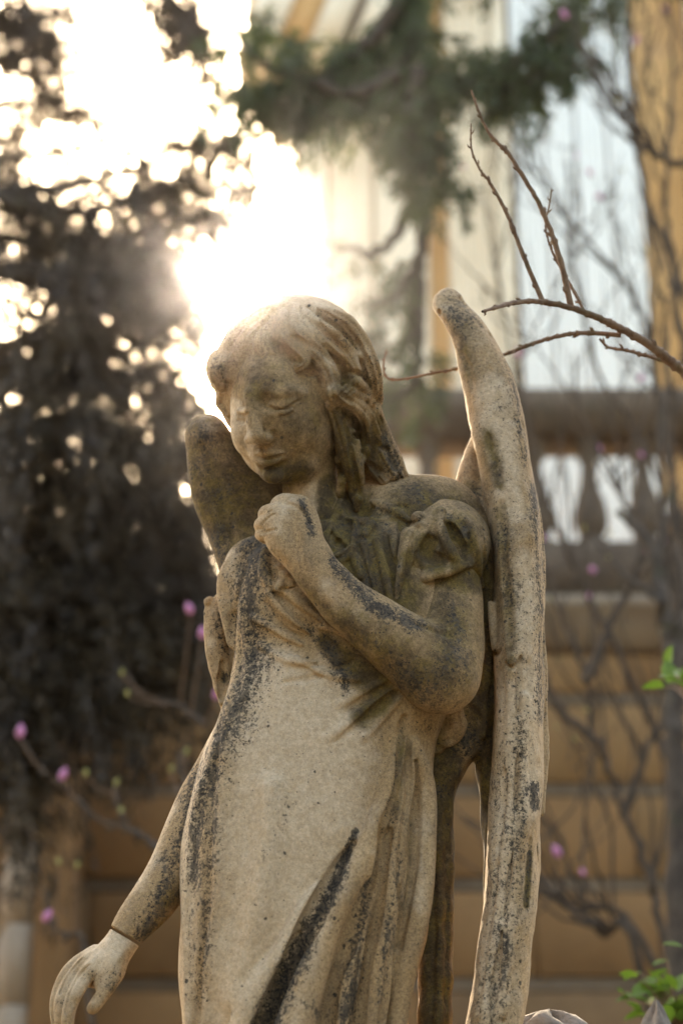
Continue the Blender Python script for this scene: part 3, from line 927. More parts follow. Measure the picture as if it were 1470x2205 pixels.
f.tube([(735, 1170, 5, 70), (706, 1085, 0, 42)], 25)    # neck
f.tube([(880, 1062, 15, 40), (960, 1085, 20, 55), (1030, 1160, 30, 40), (1040, 1300, 40, 34), (1040, 1450, 50, 40), (1000, 1560, 60, 55)], 20)
f.ell((640, 1750, -105), (190, 330, 75), 60)              # belly and thigh push forward
f.ell((560, 1950, -110), (120, 260, 60), 60)
f.ell((820, 1085, 35), (110, 62, 60), 24)
# left lapel edge rising to the hand
f.stroke([(570, 1160, 16), (520, 1190, 20), (492, 1240, 22), (488, 1300, 20), (500, 1380, 14)], 14, off=4)
f.stroke([(530, 1215, 6), (508, 1290, 7), (497, 1390, 6)], 6, cut=True)
# front panel overlapping the side panel
side = [(520, 1330, 10), (505, 1450, 12), (488, 1560, 12), (474, 1680, 11), (468, 1800, 10), (462, 1940, 10), (446, 2100, 10), (432, 2260, 10), (425, 2340, 10)]
f.stroke([(x+8, y, r+3) for x, y, r in side], 16, off=8)
f.stroke([(x-16, y, r) for x, y, r in side], 14, cut=True, off=-2)
f.stroke([(470, 1600, 10), (430, 1720, 12), (410, 1850, 12), (405, 2000, 10), (410, 2200, 10)], 14, off=2)
def RID(P, k=9, m=1.0):
    f.stroke([(x, y, r*m, -r*.3) for x, y, r in P], k)
def CUT(P, k=7, m=1.0):
    f.stroke([(x, y, r*m, r*.35) for x, y, r in P], k, cut=True)
# creases fanning from under the elbow
for P in ([(848, 1480, 10), (806, 1510, 13), (758, 1548, 11), (706, 1588, 6)], [(842, 1462, 8), (790, 1486, 9), (730, 1516, 7)], [(856, 1506, 8), (822, 1548, 9), (784, 1588, 7)]):
    f.stroke([(x, y, r, r*.1) for x, y, r in P], 12)
for P in ([(850, 1494, 7), (808, 1528, 8), (762, 1566, 6), (722, 1598, 3)], [(846, 1472, 5), (800, 1498, 6), (745, 1532, 4)], [(770, 1420, 4), (690, 1456, 5), (610, 1470, 3)]):
    f.stroke([(x, y, r, r*.2) for x, y, r in P], 9, cut=True)
# creases under the forearm on the breast
for P in ([(579, 1276, 9), (605, 1310, 10), (640, 1338, 9), (680, 1375, 6), (715, 1420, 4)], [(610, 1268, 8), (650, 1300, 9), (700, 1340, 8)],
          [(668, 1356, 7), (700, 1352, 7), (740, 1362, 6)], [(545, 1330, 6), (600, 1360, 8), (650, 1388, 4)]):
    RID(P)
for P in ([(592, 1275, 5), (628, 1322, 6), (668, 1352, 6), (720, 1392, 5)], [(570, 1300, 4), (610, 1350, 5), (650, 1375, 4)]):
    CUT(P)
for P in ([(640, 1420, 6), (700, 1450, 8), (770, 1462, 6)], [(560, 1390, 5), (620, 1420, 7), (680, 1425, 5)], [(520, 1300, 5), (535, 1400, 8), (530, 1500, 7)]):
    RID(P, 12)
# rolled cloth beside the wrist
for P in ([(573, 1190, 12), (570, 1225, 14), (582, 1258, 13), (603, 1262, 10)], [(598, 1225, 9), (606, 1246, 9), (600, 1266, 8)], [(612, 1240, 9), (625, 1255, 9)]):
    f.stroke(P, 6, off=-1)
for P in ([(592, 1228, 4), (598, 1245, 5), (590, 1262, 4)], [(604, 1268, 5), (622, 1268, 6), (640, 1258, 6)]):
    f.stroke(P, 5, cut=True)
# long folds of the skirt
A_ = [(866, 1590, 9), (836, 1684, 16), (794, 1814, 22), (734, 1933, 27), (682, 2039, 31), (652, 2140, 34), (625, 2260, 36), (610, 2340, 36)]
B_ = [(888, 1613, 8), (866, 1755, 15), (848, 1873, 18), (824, 2051, 20), (806, 2205, 22), (795, 2340, 22)]
C_ = [(892, 1600, 10), (915, 1690, 18), (916, 1814, 21), (900, 1962, 22), (868, 2098, 22), (850, 2205, 22), (840, 2340, 22)]
D_ = [(720, 1880, 8), (661, 1945, 14), (614, 2040, 17), (560, 2120, 18), (510, 2230, 20), (480, 2340, 20)]
E_ = [(800, 1840, 5), (780, 1960, 9), (752, 2080, 12), (735, 2205, 13), (725, 2330, 14)]
for P, o in ((A_, 0), (B_, -2), (C_, -4), (D_, 4), (E_, 2)):
    RID(P, 8, 1.25)
for P in ([(866, 1560, 5), (852, 1690, 9), (822, 1800, 11), (790, 1930, 13), (752, 2030, 12), (715, 2130, 12), (700, 2250, 13), (690, 2340, 13)],
          [(870, 1545, 5), (880, 1700, 8), (864, 1860, 9), (858, 1980, 9), (838, 2100, 9), (822, 2230, 9), (815, 2340, 9)],
          [(760, 1820, 6), (735, 1862, 12), (690, 1950, 17), (630, 2065, 20), (578, 2187, 22), (545, 2330, 22)],
          [(838, 1790, 5), (822, 1930, 9), (796, 2060, 9), (772, 2205, 10), (760, 2330, 10)],
          [(892, 1640, 4), (893, 1760, 6), (884, 1900, 6), (858, 2040, 5)],
          [(640, 2010, 4), (590, 2100, 7), (548, 2190, 8), (520, 2300, 8)]):
    CUT(P, 9, 1.55)
f.stroke([(585, 1700, 16), (575, 1850, 20), (545, 2000, 18), (510, 2150, 14)], 40, off=6)
# gathered cloth on the chest
for P in ([(735, 1098, 9), (745, 1118, 9), (775, 1122, 9), (800, 1118, 7), (815, 1098, 6)], [(760, 1120, 9), (766, 1145, 9), (756, 1170, 9), (762, 1200, 9), (775, 1240, 8)],
          [(800, 1130, 9), (785, 1150, 10)], [(810, 1165, 7), (822, 1210, 9), (836, 1270, 9), (842, 1310, 8)], [(780, 1170, 6), (800, 1230, 8), (815, 1290, 7)], [(700, 1150, 6), (708, 1190, 8), (720, 1230, 7)], [(850, 1130, 6), (846, 1180, 8), (838, 1230, 6)], [(800, 1080, 7), (850, 1100, 8), (880, 1120, 6)],
          [(712, 1130, 7), (730, 1160, 7)], [(722, 1195, 7), (748, 1185, 7), (760, 1178, 6)], [(735, 1210, 6), (755, 1195, 6)]):
    f.stroke([(x, y, r*1.05, -r*.35) for x, y, r in P], 6)
for P in ([(742, 1124, 5), (756, 1126, 5)], [(796, 1118, 3), (808, 1122, 3)], [(752, 1150, 4), (748, 1180, 4)], [(828, 1150, 6), (838, 1200, 9), (850, 1260, 8), (850, 1310, 7)],
          [(795, 1190, 5), (808, 1250, 5), (826, 1310, 5)], [(728, 1170, 8), (735, 1178, 8)], [(845, 1092, 3), (862, 1088, 3), (872, 1092, 3)]):
    f.stroke([(x, y, r*1.2, r*.4) for x, y, r in P], 5, cut=True)
# neckline
f.stroke([(742, 1060, 6), (728, 1090, 9), (716, 1120, 8), (700, 1160, 8)], 8, off=0)
# cloth between body and wing
f.stroke([(1048, 1180, 10), (1052, 1300, 10), (1050, 1420, 12), (1030, 1520, 14)], 10, off=4)
f.stroke([(1062, 1420, 5), (1060, 1470, 6), (1050, 1540, 5)], 6, cut=True)
f.wobble(2.2, 120, 3)
dark_band = [(.95, [(545, 1165, 80), (535, 1260, 84), (545, 1360, 84), (540, 1450, 78), (500, 1540, 80), (462, 1630, 76), (436, 1720, 62), (426, 1800, 52), (420, 1900, 46)]),
    (.75, [(548, 1480, 60), (500, 1590, 50)]), (.75, [(462, 1680, 34), (452, 1850, 34), (444, 2000, 30), (430, 2150, 34)]), (.5, [(420, 1850, 30), (415, 2150, 30)]),
    (.9, [(660, 1350, 20), (705, 1400, 32), (735, 1450, 34), (742, 1480, 24)]), (.6, [(690, 1340, 30), (800, 1420, 30)]),
    (1.25, [(765, 1790, 12), (728, 1890, 26), (675, 1990, 36), (620, 2100, 46), (580, 2200, 52), (540, 2330, 60)]),
    (.85, [(790, 1900, 24), (765, 2060, 40), (745, 2180, 50), (730, 2300, 50)]), (.62, [(850, 1750, 30), (840, 1950, 34), (815, 2150, 34)]), (.8, [(862, 1850, 7), (834, 2000, 10), (812, 2160, 12)]), (.6, [(640, 2150, 20), (700, 2190, 26)]),
    (.6, [(866, 1560, 8), (846, 1690, 10), (818, 1800, 12)]), (.5, [(905, 1560, 30), (990, 1580, 40)]),
    (.62, [(880, 1060, 60), (980, 1110, 70), (1030, 1200, 50)]), (.5, [(760, 1130, 70), (800, 1230, 80), (830, 1300, 50)]), (.4, [(620, 1700, 26), (615, 1760, 24), (560, 1850, 18)]),
    (.7, [(1010, 1590, 40), (1040, 1560, 40)])]
olive = [(1.2, [(720, 1090, 90), (770, 1170, 120), (830, 1260, 110), (830, 1330, 80)]), (.85, [(740, 1070, 70), (770, 1160, 100), (830, 1270, 95), (840, 1360, 60)]), (.75, [(690, 1190, 60), (720, 1260, 70)]), (1.0, [(900, 1100, 110), (1000, 1150, 90), (1030, 1300, 60), (1040, 1480, 60), (1020, 1580, 60)]),
    (.9, [(700, 1380, 30), (780, 1450, 55), (830, 1490, 45), (780, 1540, 40)]), (.45, [(866, 1600, 30), (850, 1750, 30)]), (.5, [(610, 2090, 40), (570, 2200, 50)]), (.55, [(560, 1180, 30), (575, 1230, 34)]),
    (.4, [(885, 1700, 16), (880, 1900, 16)])]
palel = [(.95, [(600, 1480, 110), (640, 1600, 200), (620, 1750, 200), (580, 1950, 150), (520, 2150, 120)]), (.6, [(470, 1480, 40), (440, 1620, 40), (405, 1760, 40), (400, 1950, 46), (408, 2200, 46)]), (.45, [(560, 1550, 90), (640, 1650, 160), (640, 1800, 160)]), (.4, [(700, 1990, 26), (650, 2140, 34), (620, 2260, 34)]),  # robe front paler: light from the front put into the colour
    (.5, [(690, 1060, 50), (640, 1060, 60)]), (.35, [(912, 1700, 20), (905, 1960, 24)]), (.6, [(500, 1200, 30), (485, 1280, 30)])]
dark_band += [(.55, [(880, 1100, 90), (780, 1150, 90), (800, 1290, 80)]), (.5, [(1000, 1120, 70)])]
finish('robe', f, angel, dark_band, olive, palel, base=(.08, 0, 0))

# ---------------- head with face and neck
f = Field((430, 700, -190), (800, 1160, 200), 2.0, shear=0)
f.ell((590, 886, 2), (94, 150, 138), 8, rot=-3)
f.ell((644, 892, 34), (82, 140, 124), 30)
f.ell((640, 830, 60), (140, 140, 130), 20)
f.ell((670, 936, 2), (52, 64, 62), 30)                     # jaw and cheek, near side
f.ell((636, 926, -56), (48, 46, 44), 30)
f.ell((534, 930, -50), (34, 48, 36), 24)                     # far cheek
f.ell((592, 1012, -66), (34, 31, 32), 22)                     # chin
f.ell((640, 1004, -30), (48, 34, 44), 26)                     # jaw line
f.ell((576, 978, -90), (36, 30, 26), 22)                      # muzzle round the mouth
f.tube([(668, 970, 30, 56), (668, 1050, 20, 60), (690, 1160, 0, 75)], 14)
# brow, sockets
f.stroke([(596, 850, 8), (622, 842, 9), (650, 846, 7)], 16, off=4)
f.ell((570, 866, -142), (18, 21, 27), 14, cut=True)
f.stroke([(590, 872, 11), (612, 876, 12), (640, 868, 9)], 14, cut=True, off=-6)
f.ell((521, 884, -112), (15, 17, 16), 12, cut=True)
# nose
f.tube([(539, 850, -108, 12), (543, 885, -122, 14), (547, 918, -137, 16), (551, 936, -143, 18)], 16)
f.ell((551, 942, -146), (19, 15, 18), 9)
f.ell((574, 944, -128), (14, 12, 15), 8)
f.ell((535, 946, -120), (9, 10, 10), 8)
f.tube([(554, 960, -134, 5), (568, 960, -128, 6), (582, 954, -120, 4)], 5, cut=True)
f.stroke([(588, 932, 3), (594, 946, 4), (586, 960, 3)], 9, cut=True)
# closed lids
f.stroke([(588, 874, 9), (606, 874, 13), (624, 868, 11), (638, 862, 6)], 8, off=2, flat=.9)
f.stroke([(582, 876, 3.9), (594, 881, 4.8), (606, 883, 5.4), (620, 878, 5.4), (632, 871, 4.8), (646, 862, 3.6)], 2.5, cut=True, off=1.2)
f.stroke([(602, 889, 5), (614, 889, 6), (628, 883, 4)], 6, off=0)
f.stroke([(606, 896, 3.0), (618, 896, 3.9), (632, 889, 3.0)], 5, cut=True, off=1.2)
f.stroke([(514, 886, 6), (525, 886, 7), (533, 884, 5)], 6, off=3)
f.stroke([(510, 890, 3.6), (522, 894, 4.5), (534, 891, 3.9)], 3, cut=True, off=1.2)
f.stroke([(512, 905, 3.6), (522, 908, 4.5), (532, 905, 3.6)], 6, cut=True, off=1.2)
# mouth
f.stroke([(556, 976, 3.5), (562, 973, 6), (569, 974, 6), (578, 975, 6.5), (592, 977, 5.5), (608, 977, 3)], 6, off=0)
f.stroke([(562, 993, 4), (573, 996, 8), (587, 994, 8), (602, 987, 4.5)], 6, off=0)
f.stroke([(551, 982, 3.0), (559, 984, 4.1), (568, 987, 5.1), (582, 986, 5.1), (597, 983, 5.1), (607, 981, 4.5), (613, 980, 3.0)], 2.5, cut=True, off=0)
f.stroke([(566, 1006, 6.0), (580, 1008, 9.0), (600, 1003, 7.5), (614, 996, 4.5)], 8, cut=True, off=1.2)
f.stroke([(564, 962, 3.7), (567, 970, 4.5)], 5, cut=True, off=1.2)
f.ell((588, 1026, -98), (22, 15, 14), 14)
f.wobble(.7, 60, 5)
finish('head', f, angel, [(.5, [(590, 1034, 26), (640, 1032, 26)]), (.25, [(560, 950, 20)])],  # darker face and chin: shade put into the colour along with stains
    [(.2, [(650, 900, 90)]), (.6, [(590, 1025, 50), (640, 1020, 40)]), (.7, [(706, 1040, 24), (700, 1110, 30)]), (.35, [(560, 830, 60)])],
    [(1.1, [(500, 880, 30), (514, 930, 30), (536, 975, 28), (558, 1012, 20)]), (1.0, [(655, 1050, 40), (650, 1090, 46)])], base=(0.0, .27, 0))  # left cheek paler: light on that side put into the colour

# ---------------- hair
f = Field((432, 610, -150), (905, 1130, 270), 2.0, shear=0)
f.ell((636, 813, 92), (176, 180, 174), 10)
f.ell((740, 820, 60), (62, 110, 100), 24)
f.ell((650, 900, 150), (130, 150, 100), 30)
f.tube([(780, 880, 70, 40), (800, 960, 70, 46), (835, 1040, 62, 44)], 18)
f.tube([(715, 850, -10, 26), (735, 930, -10, 28), (755, 1000, 0, 24)], 14)
f.ell((470, 795, 40), (26, 42, 40), 10)
def lock(P, k=6, off=0, cut=False):
    f.stroke(P, k, cut, off, n=6)
# carve the forehead and near cheek free of the cap
f.ell((575, 860, -110), (88, 96, 95), 10, cut=True)
f.ell((650, 930, -100), (66, 92, 92), 10, cut=True)
locks = [
 [(612, 656, 3), (560, 676, 17), (520, 712, 20), (490, 752, 20), (470, 795, 18), (466, 826, 13)],
 [(575, 680, 5), (530, 730, 17), (508, 765, 15), (492, 808, 12)],
 [(480, 770, 12), (462, 800, 14), (476, 836, 10)],
 [(476, 850, 8), (471, 868, 9), (482, 882, 8), (490, 892, 5)],
 [(604, 676, 4), (566, 730, 19), (576, 764, 18), (600, 792, 16), (624, 816, 11), (633, 832, 6)],
 [(616, 672, 4), (602, 716, 18), (630, 750, 17), (656, 776, 14), (640, 792, 10), (622, 798, 6)],
 [(632, 664, 4), (640, 714, 20), (676, 752, 20), (704, 790, 19), (716, 826, 17), (716, 852, 11)],
 [(648, 660, 4), (676, 700, 20), (722, 746, 20), (756, 786, 18), (764, 824, 16), (740, 850, 14)],
 [(664, 658, 4), (712, 690, 20), (756, 730, 18), (786, 780, 18), (800, 826, 16), (796, 868, 12)],
 [(684, 662, 4), (740, 690, 18), (782, 740, 17), (806, 800, 15), (812, 850, 13), (804, 890, 12)],
 [(720, 846, 20), (748, 866, 22), (776, 888, 22), (794, 920, 20), (794, 950, 17), (780, 980, 13), (772, 1000, 8)],
 [(714, 872, 14), (726, 900, 18), (738, 938, 19), (748, 975, 18), (757, 1008, 18), (763, 1042, 18), (768, 1074, 16)],
 [(758, 930, 9), (768, 965, 11), (774, 1005, 10), (778, 1040, 8)],
 [(726, 985, 8), (736, 1025, 10), (732, 1062, 10), (732, 1092, 11), (748, 1106, 9)],
 [(806, 880, 14), (816, 915, 18), (830, 950, 19), (846, 985, 18), (862, 1018, 15), (874, 1034, 12)],
 [(796, 900, 12), (808, 945, 16), (826, 985, 17), (846, 1022, 15)],
 [(790, 970, 12), (806, 1005, 15), (826, 1034, 13)],
 [(768, 820, 9), (786, 838, 11), (800, 866, 10)], [(745, 835, 8), (768, 850, 9), (790, 858, 8)], [(690, 690, 3), (730, 726, 10), (770, 770, 8)],
 [(650, 690, 3), (690, 730, 8), (730, 768, 7)], [(770, 1074, 10), (766, 1096, 8)],
]
for P in locks: lock(P, 6, off=-6.5)
for P in locks:
    if max(q[2] for q in P) < 12: continue
    Q = catmull([(q[0], q[1], q[2]) for q in P], 2)
    T = np.gradient(Q[:, :2], axis=0); T /= np.linalg.norm(T, axis=1)[:, None]+1e-9
    for sg in (-.42, .38):
        lock([(q[0]-t_[1]*q[2]*sg, q[1]+t_[0]*q[2]*sg, 3.0) for q, t_ in zip(Q[1:], T[1:])], 4, cut=True, off=.5)
for P in ([(575, 760, 4), (600, 782, 5), (618, 800, 4), (628, 820, 3)], [(586, 735, 4), (622, 758, 5), (646, 780, 4)], [(628, 725, 4), (661, 740, 5), (692, 758, 5), (716, 780, 4)],
          [(634, 806, 5), (660, 802, 7), (684, 806, 6), (694, 826, 5)], [(735, 850, 4), (758, 866, 4)], [(720, 858, 5), (742, 884, 6), (762, 900, 6), (768, 930, 6), (762, 950, 5)],
          [(742, 905, 4), (752, 950, 5), (760, 1000, 5), (772, 1040, 4)], [(792, 880, 4), (802, 910, 5), (806, 950, 5), (800, 985, 5)], [(820, 930, 4), (836, 975, 4), (852, 1010, 4)],
          [(746, 800, 4), (775, 805, 5), (790, 820, 4)], [(770, 735, 3), (790, 775, 4), (800, 810, 4)], [(500, 740, 3), (484, 780, 4), (480, 820, 4)], [(540, 700, 3), (515, 745, 3), (498, 790, 3)],
          [(700, 745, 4), (735, 780, 4), (742, 815, 4)], [(655, 680, 3), (700, 718, 4), (745, 760, 3)], [(796, 1000, 6), (815, 1015, 6)], [(812, 958, 4), (832, 968, 5)]):
    lock([(x, y, r*1.3) for x, y, r in P], 5, cut=True, off=1.5)
f.wobble(1.0, 45, 8)
finish('hair', f, angel, [(.6, [(800, 780, 40), (815, 860, 34)]), (.8, [(830, 950, 40), (860, 1020, 40)]), (.5, [(790, 1000, 40)]), (.45, [(700, 700, 60), (760, 740, 50)]), (.5, [(765, 1060, 26)]), (.5, [(465, 790, 40)])],
    [(.5, [(740, 830, 60)]), (.8, [(730, 900, 40), (745, 980, 44), (760, 1060, 44), (735, 1090, 40)]), (.6, [(800, 930, 60), (800, 1010, 60)]), (.3, [(600, 780, 60), (690, 790, 60)])],
    [(.6, [(620, 790, 16), (630, 825, 14)]), (.6, [(700, 790, 24), (716, 836, 20)]), (.5, [(640, 660, 60), (700, 680, 50)]), (.5, [(780, 760, 24), (795, 800, 20)])], base=(.08, .12, .1))  # pale strokes put highlights on the locks into the colour

# ---------------- raised arm with its fist
f = Field((535, 1050, -300), (1065, 1560, 80), 2.2)
f.tube([(955, 1200, -40, 74), (965, 1300, -62, 74), (962, 1400, -100, 80), (948, 1450, -125, 84)], 10)
f.ell((950, 1450, -130), (84, 84, 70), 16, rot=10)
f.tube([(935, 1448, -140, 80), (880, 1400, -160, 76), (810, 1350, -178, 66), (745, 1298, -190, 57), (690, 1240, -196, 50), (668, 1205, -196, 50)], 14)
f.ell((1000, 1400, -60), (36, 110, 60), 20)
f.stroke([(900, 1345, 5), (930, 1356, 8), (962, 1366, 6)], 10, cut=True, off=0)
# back of the hand
f.ell((630, 1150, -196), (52, 72, 38), 16, rot=-22)
f.tube([(672, 1200, -200, 36), (650, 1150, -205, 36), (640, 1105, -205, 30)], 14)
f.tube([(640, 1200, -195, 32), (606, 1160, -200, 34), (596, 1120, -200, 28)], 14)
for P in ([(650, 1160, -204, 24), (642, 1110, -212, 21), (626, 1086, -205, 21), (600, 1088, -180, 18), (600, 1110, -160, 15)],
          [(632, 1160, -206, 24), (612, 1112, -212, 21), (592, 1104, -200, 20), (572, 1108, -176, 17), (580, 1126, -158, 14)],
          [(612, 1160, -202, 24), (590, 1128, -206, 19), (572, 1126, -196, 17), (560, 1132, -176, 15), (570, 1146, -160, 13)],
          [(602, 1170, -196, 22), (580, 1150, -198, 16), (566, 1150, -190, 14), (560, 1152, -174, 12), (572, 1160, -160, 11)]):
    f.tube(P, 5, n=4)
f.tube([(672, 1190, -190, 28), (664, 1130, -190, 25), (656, 1092, -186, 20), (640, 1080, -178, 15), (615, 1078, -170, 12)], 7)   # thumb over the top
f.stroke([(606, 1104, 2), (590, 1108, 2.8), (574, 1118, 2.8), (564, 1130, 2.4)], 3, cut=True, off=.5)
f.stroke([(620, 1088, 2), (604, 1092, 2.8), (588, 1098, 2.8), (578, 1104, 2.4)], 3, cut=True, off=.5)
f.stroke([(596, 1140, 2), (578, 1144, 2.6), (562, 1148, 2.4)], 3, cut=True, off=.5)
f.stroke([(586, 1100, 2), (579, 1110, 1.6), (577, 1120, 1.4)], 2, cut=True, off=-1)
f.stroke([(622, 1085, 3), (650, 1100, 4), (668, 1130, 3)], 8, cut=True, off=2)
f.wobble(1.3, 90, 11)
finish('arm', f, angel, [(1.0, [(712, 1205, 24), (770, 1270, 36), (830, 1320, 38), (900, 1350, 36)]), (1.0, [(650, 1080, 14), (662, 1110, 17), (672, 1150, 15)]), (.72, [(860, 1440, 70), (940, 1480, 70), (980, 1400, 70)]),
    (.6, [(960, 1290, 60), (1000, 1380, 50)]), (.45, [(760, 1340, 50), (830, 1420, 60)])],
    [(1.0, [(960, 1215, 100), (1010, 1240, 60)]), (.62, [(960, 1300, 100), (960, 1420, 130), (900, 1450, 120), (820, 1400, 90), (740, 1330, 60)]), (.55, [(640, 1250, 30), (720, 1330, 36), (800, 1430, 40)]), (.4, [(900, 1420, 100)])],  # lower edge of the forearm darker: underside shade put into the colour
    [(.5, [(610, 1090, 40), (600, 1130, 30)]), (.35, [(700, 1270, 40), (780, 1330, 24)])], base=(.05, 0, 0))

# ---------------- draped sleeves
f = Field((836, 1065, -240), (1080, 1345, 90), 2.0)
f.ell((960, 1172, -30), (96, 98, 104), 10)
f.ell((930, 1200, -70), (70, 80, 66), 20)
for P in ([(948, 1100, 10, 2), (922, 1128, 13, -2), (898, 1166, 14, -4), (888, 1212, 13, -4), (884, 1262, 11, -2)],
          [(948, 1102, 10, 2), (950, 1134, 11, -3), (958, 1166, 11, -5), (974, 1194, 11, -5), (984, 1214, 9, -3)],
          [(900, 1262, 9, 0), (912, 1246, 12, -3), (940, 1234, 13, -4), (976, 1225, 12, -4), (1010, 1212, 9, -2)],
          [(985, 1106, 8, 2), (1014, 1140, 10, 0), (1024, 1190, 10, 0), (1034, 1260, 8, 0)]):
    f.stroke([(x, y, r*1.1, o+1) for x, y, r, o in P], 8)
f.stroke([(926, 1166, 13, 4), (922, 1192, 18, 4), (942, 1208, 14, 3)], 10, cut=True)
f.stroke([(962, 1128, 10, 3), (974, 1152, 18, 12), (990, 1182, 16, 10), (1002, 1204, 7, 3)], 5, cut=True)
f.stroke([(1008, 1150, 4, 2), (1010, 1190, 5, 2), (1014, 1214, 4, 2)], 4, cut=True)
f.stroke([(1040, 1140, 4, 2), (1042, 1200, 6, 2), (1040, 1260, 4, 2)], 4, cut=True)
# hem: everything under the slanting line is open over the arm
X_, Y_ = f.ax[0][:, None, None], f.ax[1][None, :, None]
hemy = np.interp(f.ax[0], [836, 895, 912, 940, 976, 1012, 1030, 1080], [1280, 1276, 1258, 1247, 1238, 1224, 1290, 1330]).astype(np.float32)[:, None, None]
f.F = np.maximum(f.F, (Y_-hemy)*.9)
f.tube([(880, 1150, -112, 16), (874, 1200, -120, 22), (870, 1260, -112, 24), (866, 1330, -100, 20)], 8)
f.stroke([(906, 1130, 9, 0), (886, 1144, 9, -2), (874, 1180, 10, -4), (864, 1236, 11, -3), (855, 1290, 10, -2), (852, 1335, 8, 0)], 5)
f.stroke([(896, 1190, 3, 1), (889, 1240, 5, 2), (886, 1300, 4, 2)], 4, cut=True)
f.stroke([(884, 1160, 3, 1), (876, 1210, 4, 2), (872, 1270, 4, 2), (866, 1325, 3, 1)], 4, cut=True)
f.ell((900, 1113, f.front(900, 1113)-4), (17, 12, 16), 4, rot=-20)
f.wobble(.9, 50, 13)
finish('sleeve', f, angel, [(.55, [(900, 1113, 20)]), (.5, [(960, 1110, 50), (1010, 1150, 50)]), (.4, [(860, 1260, 22)])],
    [(.85, [(930, 1190, 50)]), (.85, [(985, 1150, 40), (1000, 1200, 40)]), (.7, [(1020, 1230, 50)]), (.4, [(880, 1200, 24), (870, 1280, 20)])], [(.35, [(866, 1200, 14), (856, 1290, 16)]), (.3, [(930, 1234, 14), (980, 1222, 12)])], base=(.15, .4, 0))  # hollows darker: shade between the folds put into the colour
f = Field((430, 1240, -60), (570, 1560, 140), 2.0)
f.tube([(520, 1240, 80, 36), (508, 1330, 78, 40), (506, 1440, 74, 40), (515, 1530, 74, 38)], 8)
f.tube([(474, 1290, 40, 12), (466, 1330, 42, 26), (468, 1400, 44, 26), (480, 1470, 46, 22), (484, 1520, 46, 10)], 8)
f.tube([(452, 1292, 40, 8), (450, 1330, 38, 11), (455, 1400, 36, 10), (464, 1460, 36, 9), (476, 1512, 36, 6)], 4)
f.ell((447, 1296, 36), (8, 9, 9), 4); f.ell((445, 1322, 36), (7, 12, 8), 4); f.ell((447, 1350, 38), (7, 13, 8), 4)
f.stroke([(482, 1430, 9), (480, 1465, 13), (478, 1500, 8)], 5, cut=True)
f.wobble(.8, 40, 15)
finish('sleeve', f, angel, [(.7, [(470, 1330, 30), (480, 1400, 26)]), (.9, [(484, 1460, 24)])], [(.3, [(480, 1330, 20)]), (.6, [(484, 1460, 24)])], [(.4, [(455, 1380, 16)])], base=(.15, 0, .2))

# ---------------- arm hanging at the figure's other side, and its mended hand
f = Field((235, 1540, -80), (560, 2060, 140), 2.2)
f.tube([(520, 1560, 75, 48), (472, 1654, 58, 50), (427, 1745, 42, 54), (378, 1859, 20, 55), (332, 1937, 5, 50), (292, 1985, -5, 43), (275, 2008, -8, 38), (262, 2026, -9, 36)], 10)
# flat cut at the wrist
sl, g = f.sub((235, 1540, -80), (560, 2060, 140))
nx_, ny_ = math.cos(R(130)), math.sin(R(130))
f.F = np.maximum(f.F, ((g[0]-272)*-.52+(g[1]-2012)*.85).astype(np.float32)+0*g[2])
f.wobble(1.2, 80, 21)
finish('arm', f, angel, [(.85, [(420, 1660, 40), (400, 1760, 34), (372, 1850, 40), (340, 1940, 40), (310, 2010, 36)]), (.75, [(380, 1800, 44)]), (.7, [(360, 1930, 36)])], [(.55, [(375, 1920, 50), (320, 2020, 34)])], [(.4, [(360, 1740, 30), (290, 1900, 34)])], base=(.12, 0, .1))
f = Field((95, 1965, -120), (325, 2330, 90), 1.6)
f.tube([(275, 2008, -8, 36), (255, 2040, -10, 37), (225, 2076, -14, 38), (200, 2096, -16, 32)], 8, flat=.85)
f.tube([(250, 2048, -22, 30), (240, 2090, -34, 31), (228, 2120, -40, 24)], 12)            # ball of the thumb
f.tube([(247, 2070, -40, 23), (237, 2115, -50, 19), (220, 2145, -54, 15), (203, 2168, -56, 12.5), (199, 2172, -56, 11.5)], 6)
f.ell((201, 2166, -66), (7, 9, 5), 2.5)
f.stroke([(204, 2094, 5), (196, 2112, 7), (184, 2136, 6)], 5, cut=True, off=6)
f.tube([(222, 2068, -22, 25), (192, 2092, -34, 20), (167, 2132, -46, 16.5), (151, 2172, -50, 15.5), (146, 2215, -44, 14), (149, 2262, -30, 12), (156, 2282, -20, 10)], 4)
f.tube([(214, 2062, -12, 24), (178, 2080, -16, 18), (150, 2118, -24, 16), (133, 2158, -28, 16), (132, 2205, -22, 14), (138, 2256, -8, 12.5), (144, 2275, 0, 10)], 4)
f.tube([(208, 2056, 0, 22), (170, 2070, 2, 15), (144, 2098, -4, 14), (122, 2148, -8, 13.5), (122, 2196, 0, 12), (130, 2242, 12, 11)], 4)
f.tube([(205, 2056, 14, 18), (168, 2070, 18, 13), (140, 2104, 16, 12), (124, 2140, 16, 11), (124, 2180, 24, 10)], 4)
f.stroke([(192, 2078, 3), (168, 2104, 4), (150, 2140, 3.6), (142, 2180, 3)], 3, cut=True, off=1.5)
f.stroke([(178, 2064, 2.4), (148, 2098, 3.4), (130, 2140, 3)], 3, cut=True, off=1.5)
f.F = np.maximum(f.F, -((f.ax[0][:, None, None]-268)*-.52+(f.ax[1][None, :, None]-2018)*.85+0*f.ax[2][None, None, :]).astype(np.float32))
f.wobble(.8, 50, 23)
finish('hand', f, angel, [(.75, [(255, 2095, 28), (240, 2130, 24)]), (.5, [(215, 2095, 22), (190, 2100, 18)]), (.5, [(130, 2160, 16)])], [(.4, [(245, 2130, 30)])], [(.7, [(255, 2020, 30), (215, 2060, 40)]), (.4, [(170, 2120, 30)])], base=(.08, 0, .25))

